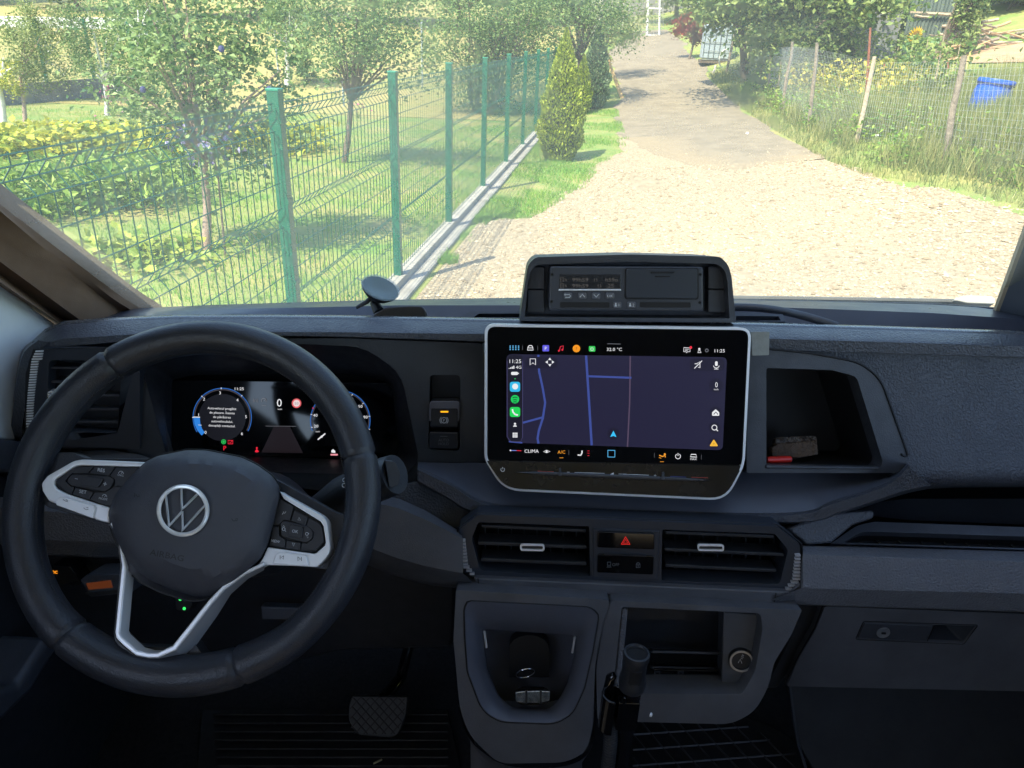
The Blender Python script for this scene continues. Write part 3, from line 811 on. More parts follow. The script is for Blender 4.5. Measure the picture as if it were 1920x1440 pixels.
# right hand bin
bo = [(1146, 1126), (1452, 1142), (1504, 1143, 3), (1484, 1190), (1452, 1242), (1440, 1290, 18), (1415, 1335, 22), (1370, 1358, 20), (1120, 1352, 10), (1118, 1250), (1130, 1170)]
bh = [(1166, 1138), (1426, 1150, 8), (1430, 1180), (1416, 1258), (1392, 1302, 10), (1150, 1300), (1152, 1272)]
slab('bin_frame', bo, CON, -.004, -.05, M_CONS, con, bev=.006, bseg=3, r=6, holes=[rp(bh, 5, 3)])
pocket('bin', rp(bh, 5, 3), CON, -.008, .10, M_DASH, con, scale=.97)
slab('bin_wall', [(1166, 1140), (1178, 1142), (1162, 1298), (1150, 1298)], PL(CON.on(1165, 1220, -.012), 14), 0, -.08, M_GREY, con, bev=.002)
SP = PL(CON.on(1390, 1230, -.030), 14, -8)
slab('socket_panel', [(1356, 1148), (1424, 1152), (1428, 1200), (1416, 1262), (1394, 1300), (1352, 1300)], SP, 0, -.05, M_CONS, con, bev=.003)
for y in (1222, 1252, 1284):
    slab('bin_rib', [(1222, y - 3), (1352, y), (1352, y + 6), (1222, y + 3)], PL(CON.on(1290, y, -.06), 40), 0, -.03, M_DASH2, con, bev=.002)
us = slab('port_strip', [(1226, 1255), (1346, 1258), (1346, 1272), (1226, 1269)], PL(CON.on(1290, 1262, -.055), 14), 0, -.02, M_GLOSS, con, bev=.001)
for x in (1232, 1276):
    slab('usb_port', [(x - 5, 1259), (x + 6, 1259.5), (x + 6, 1266), (x - 5, 1265.5)], PL(CON.on(1290, 1262, -.0545), 14), .001, -.001, M_DASH2, us, bev=0, holes=[[(x - 3, 1260.8), (x + 4, 1261), (x + 4, 1264.5), (x - 3, 1264)]])
sp0 = SP.on(1389, 1235.5, 0)
so = obj('power_socket', MB().lathe(sp0, SP.n, [(0, .004), (.0125, .004), (.0135, .006), (.0165, .006), (.0175, .003), (.0175, -.004)], 28), M_BTN, con)
obj('socket_ring', MB().lathe(sp0, SP.n, [(.0133, .0062), (.0137, .0072), (.0160, .0072), (.0166, .006)], 28), mat('worn chrome ring', (.40, .40, .41), .3, metal=.7), so)
pr = Print(so, SP, .0044); k = ('symbol', M_INK)
pr.text(k, '12V', 1392, 1231, 4.5, rot=-70).line(k, [(1384, 1243), (1388, 1236), (1391, 1244)], 1); pr.flush()
# ================================================================== steering wheel
_w = ray(364, 939).normalized() * .842
WH = PL(C0 + _w, 37)
wheel = thing('steering_wheel', 'leather steering wheel with silver spokes and chrome emblem in front of the driver display', 'steering wheel', WH.P)
def z8(x, y): return (60 + x / 3.3103, 830 + y / 3.3103)
def Z8(pts): return [z8(p[0], p[1]) + tuple(q / 3.3103 for q in p[2:]) for p in pts]
N = 288
path, rad = [], []
seams = [126.5, 18, 232, 292]
for i in range(N):
    t = 360 * i / N
    ex = abs((t - 268 + 180) % 360 - 180)
    Rr = .1735 - .004 * max(0, 1 - (ex / 42) ** 2)
    path.append(WH.loc(Rr * math.cos(R(t)), Rr * math.sin(R(t))))
    r_ = .0178 + .0022 * max(0, 1 - (ex / 50) ** 2)
    dmin = min(abs((t - s + 180) % 360 - 180) for s in seams)
    if dmin < .7: r_ -= .0022
    rad.append(r_)
mb = MB(); vs = []; seg = 26
for i, (p, r_) in enumerate(zip(path, rad)):
    d = (p - WH.P).normalized()
    for k in range(seg):
        an = 2 * math.pi * k / seg
        vs.append(p + d * (math.cos(an) * r_) + WH.n * (math.sin(an) * r_ * 1.12))
mb.add(vs, [(i * seg + k, i * seg + (k + 1) % seg, ((i + 1) % N) * seg + (k + 1) % seg, ((i + 1) % N) * seg + k) for i in range(N) for k in range(seg)])
rim = obj('rim', mb, M_LEATH, wheel, smooth=60)
# stitching round the inside of the rim
mb = MB()
for i in range(0, 360):
    t = i
    d = V((math.cos(R(t)), math.sin(R(t))))
    rr_ = .1735 - .0172
    p = WH.loc(d.x * rr_, d.y * rr_, .006); q = WH.loc(math.cos(R(t + .55)) * rr_, math.sin(R(t + .55)) * rr_, .006)
    mb.tube([p, q], .0007, 4)
st = obj('stitching', mb, mat('dark thread', (.03, .03, .034), .7), rim, smooth=0, kind='stuff')

# spoke bodies: leather wrapped roots that join the rim
def spoke(name, pts, front, back, m, bev, r=0., **kw): return slab(name, Z8(pts), WH, front, back, m, wheel, bev=bev, r=r / 3.3, **kw)
spoke('spoke_root', [(-60, 60), (250, 60), (330, 95), (760, 100), (760, 240), (520, 520), (380, 480), (90, 400), (30, 330), (20, 280)], -.004, -.026, M_LEATH, .008, r=20)
spoke('spoke_root', [(1430, 190), (1560, 250), (1860, 420), (1990, 470), (2010, 700), (1860, 790), (1760, 780), (1420, 740)], -.004, -.026, M_LEATH, .008, r=20)
spoke('spoke_root', [(330, 1290), (480, 1250), (540, 1180), (620, 1260), (880, 1270), (1000, 1230), (1060, 1320), (1160, 1420), (900, 1470), (560, 1450)], -.006, -.026, M_LEATH, .008, r=20)
# silver trims: one ring round each button pod, joined by the lower open loop
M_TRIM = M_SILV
spoke('silver_trim', [(55, 255, 14), (92, 205), (255, 112, 20), (310, 103, 20), (705, 120), (690, 152), (300, 140, 20), (262, 148, 10), (138, 230), (136, 262), (150, 285), (215, 318), (390, 375), (480, 402), (478, 500), (440, 492), (392, 478), (385, 470), (145, 378), (100, 362, 14), (62, 300)], .012, -.012, M_TRIM, .0018)
spoke('silver_trim', [(1535, 300), (1560, 318), (1800, 452, 18), (1832, 490, 18), (1852, 660, 18), (1835, 705, 18), (1772, 772, 14), (1490, 760), (1405, 758), (1430, 720), (1462, 650), (1640, 675), (1748, 690, 20), (1765, 684), (1816, 640), (1822, 620), (1808, 520), (1790, 490), (1560, 348)], .012, -.012, M_TRIM, .0018)
so_l = [(478, 500), (530, 590), (553, 760), (512, 1180), (520, 1215), (562, 1260), (640, 1322), (720, 1338), (780, 1336), (890, 1290), (965, 1195), (1115, 1000), (1190, 915), (1320, 820), (1440, 764)]
si_l = [(500, 490), (548, 600), (584, 775), (546, 1180), (555, 1200), (592, 1235), (648, 1286), (715, 1304), (775, 1304), (870, 1260), (942, 1170), (1096, 975), (1176, 892), (1300, 806), (1440, 738)]
spoke('silver_loop', so_l + si_l[::-1], .017, -.002, M_TRIM, .0016)
fo_l = [(474, 510), (524, 594), (549, 762), (508, 1184), (516, 1246), (570, 1335), (630, 1358), (700, 1373), (800, 1374), (940, 1335), (1010, 1270), (1150, 1075), (1235, 940), (1340, 846), (1442, 790)]
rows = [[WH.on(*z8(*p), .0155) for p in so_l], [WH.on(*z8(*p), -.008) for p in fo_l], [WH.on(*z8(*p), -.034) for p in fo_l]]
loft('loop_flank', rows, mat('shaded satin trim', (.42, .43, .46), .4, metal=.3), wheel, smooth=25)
rows = [[WH.on(*z8(*p), .0155) for p in si_l], [WH.on(*z8(*p), -.030) for p in si_l]]
loft('loop_inner', rows, M_GLOSS, wheel, smooth=25)
# black pods with their keys
podL = [(138, 236, 14), (262, 148, 10), (300, 141), (690, 152), (640, 230), (520, 400), (478, 402), (392, 378), (215, 316), (150, 284)]
podR = [(1532, 345), (1562, 350), (1788, 490, 14), (1808, 520, 14), (1822, 620, 14), (1766, 682, 14), (1640, 672), (1462, 648), (1490, 520)]
pl_ = spoke('button_pod', podL, .0085, -.012, M_BLACK, .001, label='left button pod of the wheel')
pr_ = spoke('button_pod', podR, .0085, -.012, M_BLACK, .001, label='right button pod of the wheel')
def key(par, pts, off=.0112, name='button', r=6, m=M_BTN): return slab(name, Z8(pts), WH, off, .006, m, par, bev=.0009, r=r / 3.3)
key(pl_, [(145, 240), (262, 155), (385, 148), (348, 186), (246, 190), (206, 238), (240, 272), (262, 276), (245, 318), (215, 306)])
key(pl_, [(392, 148), (515, 150), (478, 204), (355, 186)]); key(pl_, [(522, 152), (676, 158), (596, 272), (514, 268), (514, 226), (484, 205)])
key(pl_, [(268, 278), (382, 308), (354, 352), (252, 320)]); key(pl_, [(388, 309), (452, 308), (512, 274), (590, 278), (510, 388), (470, 392), (360, 354)])
key(pl_, [(248, 194), (480, 208, 20), (510, 228, 16), (488, 282, 16), (450, 304, 16), (240, 266, 16), (212, 236, 16)], .0122, 'rocker')
key(pl_, [(325, 208), (446, 222), (410, 280), (296, 256)], .0145, 'scroll_key', 14)
key(pr_, [(1538, 352), (1624, 396), (1600, 482), (1560, 478), (1536, 508), (1496, 508)]); key(pr_, [(1630, 420), (1712, 462), (1698, 516), (1608, 484)])
key(pr_, [(1718, 468), (1782, 500), (1800, 526), (1812, 618), (1762, 668), (1672, 662), (1674, 620), (1706, 626), (1744, 596), (1748, 552), (1704, 518)])
key(pr_, [(1494, 520), (1532, 522), (1534, 578), (1574, 604), (1568, 650), (1474, 636)]); key(pr_, [(1580, 606), (1668, 620), (1664, 664), (1574, 652)])
key(pr_, [(1560, 484, 12), (1720, 520, 20), (1744, 552, 16), (1738, 600, 16), (1702, 622, 16), (1548, 578, 12), (1540, 500, 12)], .0122, 'rocker')
key(pr_, [(1597, 506), (1680, 522), (1676, 594), (1586, 576)], .0145, 'scroll_key', 12)
sl = slab('paddle_switch', Z8([(140, 360), (182, 332, 14), (392, 395, 14), (376, 470, 10), (150, 388)]), WH, .0150, .004, M_SILV, wheel, bev=.0012)
sr = slab('paddle_switch', Z8([(1492, 752), (1512, 690, 16), (1545, 678, 10), (1702, 700, 16), (1718, 768), (1640, 764)]), WH, .0150, .004, M_SILV, wheel, bev=.0012)
for par, off in ((pl_, .0116), (pr_, .0116)):
    q = Print(par, WH, off, z8); k = ('lettering', M_INK)
    if par is pl_:
        q.text(k, 'RES', 430, 170, 22, rot=9).text(k, 'SET', 316, 304, 22, rot=9).text(k, 'CNCL', 550, 202, 11, rot=9).arc(k, 552, 192, 15, 180, 370, 3).line(k, [(552, 192), (562, 182)], 3)
        q.text(k, 'MODE', 442, 348, 14, rot=9).arc(k, 450, 336, 14, 190, 370, 3).line(k, [(450, 336), (459, 327)], 3)
        q.line(k, [(266, 222), (284, 226)], 3.5, o=.001).line(k, [(442, 254), (464, 258)], 3.5, o=.001).line(k, [(455, 245), (451, 267)], 3.5, o=.001)
    else:
        q.text(k, 'OK', 1633, 550, 19, o=.0034, rot=10).text(k, 'VIEW', 1511, 611, 17, rot=9)
        q.line(k, [(1657, 464), (1668, 482), (1650, 480)], 2.5, closed=True).line(k, [(1623, 642), (1632, 624), (1616, 622)], 2.5, closed=True)
        q.line(k, [(1552, 446), (1560, 436), (1562, 428)], 3).line(k, [(1566, 440), (1576, 428)], 3)
        q.arc(k, 1562, 536, 9, 0, 360, 3, o=.001).line(k, [(1568, 522), (1562, 514), (1556, 522)], 2.5, o=.001).line(k, [(1570, 544), (1576, 552)], 3, o=.001)
        q.arc(k, 1706, 566, 9, 0, 360, 3, o=.001).line(k, [(1706, 580), (1710, 592), (1716, 584)], 2.5, o=.001).line(k, [(1712, 560), (1720, 566)], 3, o=.001)
    q.flush()
for par, g in ((sl, [[(192, 352), (206, 362), (222, 366)], [(210, 354), (222, 358)], [(320, 404), (334, 416), (350, 414)], [(338, 402), (350, 404)]]),
               (sr, [[(1540, 700), (1540, 724)], [(1562, 702), (1546, 712), (1560, 724), (1562, 702)], [(1672, 710), (1672, 734)], [(1650, 708), (1666, 722), (1650, 734), (1650, 708)]])):
    q = Print(par, WH, .0154, z8)
    for l in g: q.line(('symbol', M_EMBOSS), l, 3)
    q.flush()
# airbag cover: a domed pad with a crease above and below the emblem
def hub_outline():
    return [(470, 440), (510, 330), (600, 220), (700, 120), (780, 82), (960, 46), (1080, 48), (1300, 92), (1400, 140), (1490, 205), (1536, 270, 20), (1536, 345), (1500, 500), (1462, 640), (1420, 720), (1330, 810), (1200, 905), (1060, 978, 30), (960, 978, 20), (800, 925), (680, 868), (600, 800), (560, 700), (500, 560)]
ho = resamp(Z8(hub_outline()), 120)
hc = (60 + 1000 / 3.3103, 830 + 470 / 3.3103)
def hring(s, off, crease=True):
    out = []
    for x, y in ho:
        p = WH.on(hc[0] + (x - hc[0]) * s, hc[1] + (y - hc[1]) * s, off)
        out.append(p)
    return out
rows = [hring(.985, -.025), hring(1.0, .004), hring(.998, .012), hring(.97, .020), hring(.90, .027), hring(.80, .0325), hring(.62, .036), hring(.35, .038), hring(.05, .0385)]
# facets: the top and the bottom third fall away from the flat middle along crisp creases
for ri in range(3, len(rows)):
    for i, p in enumerate(rows[ri]):
        rel = p - WH.P
        u, v = rel.dot(WH.u), rel.dot(WH.v)
        ca_, sa_ = math.cos(R(-12)), math.sin(R(-12))
        vv = v * ca_ - u * sa_ * -1 * -1
        vr = v + .19 * u
        drop = max(0, vr - .036) * .32 + max(0, -.062 - vr) * .55
        rows[ri][i] = p - WH.n * min(drop, .02)
mb = MB().grid(rows, True); mb.f.append(tuple(range(8 * 120, 9 * 120)))
hub = obj('airbag_cover', mb, M_AIRB, wheel, smooth=28, fix=False)
obj('cover_gap', MB().tube(hring(1.004, .0035), .0013, 5, closed=True), M_BLACK, hub)
HUBO = .0388
from mathutils.bvhtree import BVHTree
_bvh = BVHTree.FromPolygons([V(p) for p in mb.v], mb.f)
def hubp(x, y, o=0.):
    d = ray(*z8(x, y)).normalized()
    hit = _bvh.ray_cast(C0, d)
    return (hit[0] if hit[0] else WH.on(*z8(x, y), .036)) + WH.n * .0005
q = Print(hub, WH, 0, z8); q.p = hubp
q.text(('lettering', M_EMBOSS), 'AIRBAG', 838, 698, 38, rot=11.5, wide=1.18); k = ('symbol', M_EMBOSS)
q.line(k, [(640, 312), (638, 336)], 4).line(k, [(648, 322), (656, 336), (668, 334), (664, 322)], 4)
q.line(k, [(1240, 472), (1250, 486), (1274, 484), (1278, 470), (1262, 476)], 4); q.flush()
# emblem: chrome ring and letter strokes standing on the pad
em = [WH.on(*z8(937 + 150 * math.cos(R(t)), 421 + 150 * math.sin(R(t))), .041) for t in range(0, 360, 6)]
mb = MB(); mb.tube(em, .0021, 8, closed=True)
def stroke(pts, w=15):
    P = [V(p) for p in pts]; L, Rr = [], []
    for i, p in enumerate(P):
        d1 = (p - P[i - 1]).normalized() if i else (P[1] - p).normalized()
        d2 = (P[i + 1] - p).normalized() if i < len(P) - 1 else d1
        n1, n2 = V((-d1.y, d1.x)), V((-d2.y, d2.x))
        nm = (n1 + n2).normalized(); k = w / 2 / max(.35, nm.dot(n1))
        L.append(p + nm * k); Rr.append(p - nm * k)
    top = [WH.on(*z8(*p), .0425) for p in L + Rr[::-1]]
    n = len(P)
    a_ = [WH.on(*z8(*p), .0405) for p in L]; b_ = [WH.on(*z8(*p), .0405) for p in Rr]; c_ = [WH.on(*z8(*p), .0425) for p in P]
    lo = [WH.on(*z8(*p), .0375) for p in L]; lo2 = [WH.on(*z8(*p), .0375) for p in Rr]
    mb.grid([lo, a_, c_, b_, lo2])
stroke([(927, 276), (928, 352), (932, 410), (950, 396), (1046, 300)], 15)
stroke([(830, 326), (842, 424), (850, 516), (866, 500), (932, 426)], 15)
stroke([(932, 424), (934, 480), (934, 540), (952, 522), (1084, 378)], 15)
obj('emblem', mb, mat('emblem chrome', (.90, .92, .94), .25, metal=.35), hub, smooth=30, label='round chrome letter emblem')
# column shroud and stalks
col = thing('steering_column', 'dark column shroud behind the steering wheel carrying the two stalks', 'column', WH.loc(0, 0, -.2))
prof = [(.0, -.035), (.050, -.035), (.060, -.05), (.066, -.12), (.068, -.22), (.06, -.28)]
obj('shroud', MB().lathe(WH.P - WH.v * .018, WH.n, prof, 32), M_DASH, col, smooth=50)
SP2 = PL(at(640, 930, .74), 20, 20)
stk = obj('gear_stalk', MB().tube([at(575, 968, .735), at(610, 945, .730), at(640, 928, .726), at(680, 912, .720), at(722, 896, .712), at(741, 889, .709)], [.016, .019, .024, .0265, .0265, .025], 18, flat=.86), M_DASH, col, smooth=50)
kp = PL(at(735, 895, .700), 25, 20)
slab('stalk_key', [(722, 864), (742, 866, 6), (751, 888, 6), (748, 910, 4), (730, 915)], kp, .010, -.02, M_BTN, stk, bev=.003, r=3)
obj('stalk_band', MB().tube([at(704, 903, .716), at(712, 900, .7145)], [.0269, .0269], 18, flat=.86), mat('glossy stalk band', (.02, .02, .024), .15), stk)
q = Print(stk, PL(at(640, 925, .692), 30, 10), 0); k = ('symbol', M_INK)
q.text(k, 'P', 739, 870, 5).rect(k, 707, 879, 713, 888).arc(k, 646, 900, 3.5, 0, 360, 1.5).arc(k, 645, 910, 3.5, 0, 360, 1.5); q.flush()
lv_ = slab('wiper_lever', [(606, 948), (616, 944), (634, 950), (645, 960), (643, 966), (630, 965), (612, 957)], PL(at(625, 955, .735), 40), .004, -.006, M_DASH, col, bev=.003, r=3)
q = Print(lv_, PL(at(625, 955, .735), 40), .0045); q.text(('lettering', M_INK), 'OFF', 631, 957.5, 4.6, rot=14).text(('lettering', M_INK), '+', 638.5, 960.5, 4.5, rot=14); q.flush()

# ================================================================== driver display
clu = thing('driver_display', 'wide black driver display with two round gauges behind the steering wheel', 'display', CLU.P)
def z5(x, y): return (300 + x / 3.84, 640 + y / 3.84)
gl_ = slab('screen_glass', [(318, 712, 10), (735, 718, 14), (750, 862, 10), (318, 852, 10)], CLU, 0, -.02, M_GLASSB, clu, bev=.001)
q = Print(gl_, CLU, .0006, z5)
W_ = ('display_text', glow('display white', (236, 236, 240))); B_ = ('gauge_ring', glow('display blue', (42, 100, 178)))
G_ = ('display_text_dim', glow('display grey', (120, 122, 130))); RD = ('red_lamp', glow('display red', (240, 40, 62))); GR = ('green_lamp', glow('display green', (46, 190, 88)))
FA = ('gauge_face', glow('gauge face', (22, 22, 28))); BF = ('gauge_fill', glow('gauge fill', (48, 130, 220)))
gx, gy, gr = 448, 548, 210
q.disc(FA, gx, gy, 170, n=40).arc(B_, gx, gy, gr, 150, 388, 6, .0002, 60).arc(('gauge_rim', glow('gauge rim', (70, 62, 66))), gx, gy, gr - 10, 150, 388, 7, .0001, 60)
q.poly(BF, [(242, 545), (286, 547), (290, 590), (302, 628), (322, 656), (300, 678), (268, 640), (248, 595)], .0003).line(W_, [(240, 545), (288, 546)], 6, .0005)
q.line(W_, [(275, 602), (300, 604)], 3, .0005)
for t, (x, y) in (('0', (328, 655)), ('1', (278, 528)), ('2', (317, 415)), ('3', (432, 371)), ('4', (557, 422)), ('5', (619, 542)), ('6', (590, 664))):
    q.text(W_, t, x, y, 22, .0005, wide=1.1)
for a_ in (180, 226, 268, 312): q.line(W_, [(gx + math.cos(R(a_)) * (gr - 6), gy + math.sin(R(a_)) * (gr - 6)), (gx + math.cos(R(a_)) * (gr + 6), gy + math.sin(R(a_)) * (gr + 6))], 5, .0006)
for i, t in enumerate(('Autovehicul pregătit', 'de plecare. Înainte', 'de părăsirea', 'autovehiculului,', 'decuplați contactul.')):
    q.text(W_, t, 446 + (i % 2), 483 + i * 31, 17, .0005, rot=2, wide=1.05)
q.text(W_, '11:25', 571, 341, 21, .0005, wide=1.15)
q.arc(GR, 458, 723, 15, 0, 360, 5, .0005).disc(GR, 458, 723, 9, .0006).line(RD, [(490, 714), (524, 714), (524, 738), (490, 738)], 5, .0005, True).line(RD, [(500, 724), (506, 732), (522, 712)], 4, .0006)
q.text(RD, 'P', 467, 768, 34, .0005).disc(RD, 697, 768, 7, .0005).poly(RD, [(697, 774), (712, 792), (704, 799), (688, 799), (682, 792)], .0005)
q.text(W_, '0', 859, 441, 58, .0005).text(W_, 'km/h', 863, 488, 11, .0005)
q.disc(('sign_rim', glow('sign red', (226, 92, 98))), 983, 446, 34, .0004, 32).disc(('sign_face', glow('sign white', (238, 226, 226))), 983, 446, 24, .0006, 28).text(('sign_digits', glow('sign digits', (96, 78, 84))), '50', 983, 446, 22, .0008)
q.line(G_, [(672, 440), (674, 412)], 3, .0005).line(G_, [(702, 440), (700, 412)], 3, .0005).line(G_, [(680, 438), (682, 420), (692, 420), (694, 438)], 3, .0005).arc(G_, 748, 427, 17, 150, 390, 4, .0005).line(G_, [(748, 430), (758, 420)], 3, .0005).line(G_, [(733, 462), (766, 463)], 2.5, .0005)
q.poly(('lane_picture', glow('lane picture', (28, 22, 26))), [(820, 615), (935, 615), (1030, 805), (730, 800)], .0004).line(G_, [(760, 610), (980, 612)], 2, .0005)
sx, sy, sr_ = 1298, 570, 214
q.arc(B_, sx, sy, sr_, 160, 380, 6, .0002, 60).arc(('gauge_rim', glow('gauge rim', (70, 62, 66))), sx, sy, sr_ - 9, 160, 380, 6, .0001, 60)
for t, x, y in (('20', 1124, 610), ('40', 1118, 532), ('90', 1378, 416), ('150', 1437, 468), ('180', 1474, 545), ('0', 1488, 622)):
    q.text(W_, t, x, y, 21, .0005, wide=1.15)
q.text(W_, 'km/h', 1136, 649, 11, .0005).line(W_, [(1136, 708), (1190, 664)], 9, .0005).disc(W_, 1164, 686, 8, .0006)
q.line(W_, [(1088, 618), (1100, 620)], 4, .0005).line(W_, [(1084, 526), (1096, 527)], 4, .0005).line(('red_lamp', RD[1]), [(1096, 478), (1106, 484)], 6, .0006).line(W_, [(1380, 392), (1386, 380)], 4, .0005).line(W_, [(1456, 452), (1468, 444)], 4, .0005).line(W_, [(1500, 540), (1514, 540)], 4, .0005).line(W_, [(1498, 632), (1512, 634)], 4, .0005)
q.poly(W_, [(1234, 800), (1234, 786), (1246, 776), (1262, 790), (1262, 804)], .0005).rect(('sign_rim2', glow('pink bar', (236, 150, 160))), 1228, 810, 1280, 822, .0005).text(W_, '6', 1548, 826, 14, .0005)
q.flush()

# ================================================================== touch screen
SCR = PL(at(1160, 770, .905), 18.4)
scr = thing('touch_screen', 'silver edged central touch screen showing a dark blue street map', 'screen', SCR.P)
def z6(x, y): return (900 + x / 3.4286, 580 + y / 3.4286)
def Z6(pts): return [z6(p[0], p[1]) + tuple(c / 3.4286 for c in p[2:]) for p in pts]
so_ = [(30, 95, 60), (1745, 118, 70), (1702, 1000, 60), (1585, 1230, 110), (150, 1165, 110), (28, 965, 40)]
si_ = [(48, 112, 50), (1728, 134, 56), (1686, 996, 50), (1578, 1212, 96), (160, 1148, 96), (46, 962, 36)]
slab('silver_frame', Z6(so_), SCR, .003, -.028, M_SILV, scr, bev=.0015, holes=[rp(Z6(si_), 0, 5)], seg=6)
slab('screen_body', Z6(so_), SCR, -.004, -.026, M_BLACK, scr, bev=.001, seg=6)
ug = slab('screen_glass', Z6([(46, 110, 50), (1730, 132, 56), (1688, 1000, 8), (44, 968, 8)]), SCR, .0018, -.004, M_GLASSB, scr, bev=.0006, seg=5)
STR = PL(SCR.on(*z6(870, 985), .0018), 36)
M_STRIP = mat('smoked touch strip', (.012, .012, .013), .13, var=.5, vscale=25)
lg = slab('touch_strip', Z6([(44, 972), (1688, 1004), (1684, 1014, 30), (1576, 1214, 96), (162, 1150, 96), (50, 984, 20)]), STR, 0, -.012, M_STRIP, scr, bev=.0006, seg=5)
q = Print(ug, SCR, .0022, z6)
MAP = ('map', glow('map blue', (35, 33, 58), 1.0))
q.poly(MAP, [(170, 288), (1588, 308), (1560, 906), (178, 856)], 0, 34)
RO = ('map_road', glow('map road', (62, 78, 150)))
q.line(RO, [(375, 292), (380, 400), (402, 500), (419, 600), (404, 700), (378, 780), (370, 830), (376, 863)], 14, .0002).line(RO, [(682, 297), (700, 580), (718, 874)], 15, .0002).line(RO, [(690, 430), (974, 440)], 13, .0002).line(RO, [(276, 729), (404, 694)], 13, .0002).line(RO, [(186, 850), (272, 858)], 9, .0002)
q.line(('map_lane', glow('map lane', (84, 70, 92))), [(966, 300), (962, 600), (948, 884)], 9, .0002)
q.poly(('side_bar', glow('side bar', (26, 25, 40))), [(174, 292), (274, 294), (274, 856), (182, 850)], .0003, 28).line(('side_bar_edge', glow('side bar edge', (84, 80, 128))), [(274, 330), (274, 820), (262, 850), (200, 850), (174, 820), (174, 330)], 2.5, .0004)
DK = ('map_button', glow('map button', (30, 28, 48)))
q.poly(DK, [(290, 305), (500, 307), (500, 380), (290, 380)], .0004, 34).poly(DK, [(1348, 315), (1572, 318), (1570, 398), (1348, 394)], .0004, 34)
for x, y, r_ in ((1518, 490, 46), (1514, 662, 38), (1508, 762, 38), (1503, 858, 30), (858, 800, 40)): q.disc(DK, x, y, r_, .0004, 28)
WT = ('display_text', W_[1])
q.text(WT, '11:25', 227, 333, 25, .0006, wide=1.1).text(WT, '4G', 248, 372, 20, .0006, wide=1.1)
for i in range(4): q.rect(WT, 184 + i * 10, 378 - 5 * i, 191 + i * 10, 382, .0006)
q.rect(WT, 200, 402, 244, 422, .0006, 8).rect(WT, 246, 408, 250, 416, .0006).disc(('green_dot', GR[1]), 225, 446, 4, .0006)
q.poly(('app_icon_blue', glow('icon blue', (52, 184, 232))), [(192, 466), (258, 466), (258, 530), (192, 530)], .0006, 16).disc(WT, 226, 496, 19, .0008)
q.disc(('app_icon_green', glow('icon green', (30, 205, 96))), 225, 578, 27, .0006, 28)
for i, (y, w_) in enumerate(((568, 34), (580, 29), (590, 24))): q.arc(('icon_mark', M_EMBOSS), 225, y + 22, w_ * .75, 232, 308, 5, .0008, 10)
q.poly(('app_icon_phone', glow('icon phone green', (38, 212, 92))), [(192, 628), (258, 628), (258, 692), (192, 692)], .0006, 16).line(WT, [(208, 642), (212, 660), (226, 676), (244, 680)], 10, .0008)
q.disc(WT, 225, 736, 7, .0006).poly(WT, [(212, 754), (218, 745), (232, 745), (238, 754)], .0006)
for i in range(3):
    for j in range(3): q.rect(WT, 210 + i * 11, 793 + j * 11, 219 + i * 11, 802 + j * 11, .0006)
q.line(WT, [(322, 318), (357, 318), (357, 358), (340, 344), (322, 358)], 5, .0006, True)
for a_ in (0, 90, 180, 270):
    c_, s_ = math.cos(R(a_)), math.sin(R(a_))
    q.poly(WT, [(449 + c_ * 29, 339 + s_ * 29), (449 + c_ * 13 - s_ * 11, 339 + s_ * 13 + c_ * 11), (449 + c_ * 13 + s_ * 11, 339 + s_ * 13 - c_ * 11)], .0006)
q.line(WT, [(1378, 380), (1428, 330)], 5, .0006).line(WT, [(1380, 350), (1392, 350), (1414, 336), (1414, 376), (1402, 372)], 5, .0006)
q.rect(WT, 1511, 334, 1528, 364, .0006, 8).arc(WT, 1519, 358, 19, 10, 170, 4, .0006).line(WT, [(1519, 376), (1519, 384)], 4, .0006).line(WT, [(1505, 384), (1533, 384)], 4, .0006)
q.text(WT, '0', 1520, 484, 34, .0006, wide=.8).text(WT, 'km/h', 1519, 514, 11, .0006)
q.poly(WT, [(1492, 662), (1515, 642), (1538, 662), (1538, 684), (1492, 684)], .0006, 5).line(('icon_mark2', DK[1]), [(1502, 676), (1516, 660), (1530, 676)], 6, .0008)
q.arc(WT, 1507, 760, 16, 0, 360, 5, .0006).line(WT, [(1518, 771), (1530, 783)], 6, .0006)
q.poly(('warning_icon', glow('icon amber', (244, 186, 60))), [(1503, 834), (1532, 880), (1474, 880)], .0006, 10).text(('icon_mark', M_EMBOSS), '+', 1503, 864, 16, .0008)
q.poly(('position_arrow', glow('arrow cyan', (60, 196, 250))), [(858, 780), (878, 822), (858, 814), (837, 820)], .0006)
LB = ('app_dots', glow('dots cyan', (96, 178, 226)))
for i in range(4):
    for j in range(3): q.disc(LB, 194 + i * 18, 236 + j * 11, 4.4, .0004, 8)
D_ = ('display_line', glow('display line', (96, 98, 104)))
for x, y in ((273, 248), (371, 249), (571, 920), (287, 909), (1121, 938), (1423, 950)): q.line(D_, [(x, y - 15), (x, y + 15)], 2, .0004)
q.line(WT, [(305, 262), (309, 242), (316, 233), (332, 233), (338, 242), (342, 262)], 5, .0004, True).line(WT, [(306, 248), (341, 248)], 4, .0005)
q.poly(('app_icon_violet', glow('icon violet', (96, 92, 220))), [(402, 230), (444, 230), (444, 270), (402, 270)], .0004, 5).text(WT, 'P', 423, 250, 22, .0006)
RDI = ('note_icon', glow('icon red', (232, 44, 66)))
q.line(RDI, [(512, 264), (516, 240), (536, 234), (533, 258)], 5, .0004).disc(RDI, 507, 266, 6, .0004).disc(RDI, 529, 260, 6, .0004)
q.disc(('app_icon_orange', glow('icon orange', (248, 152, 28))), 620, 252, 24, .0004, 28).text(('icon_mark', M_EMBOSS), '?', 620, 252, 22, .0006)
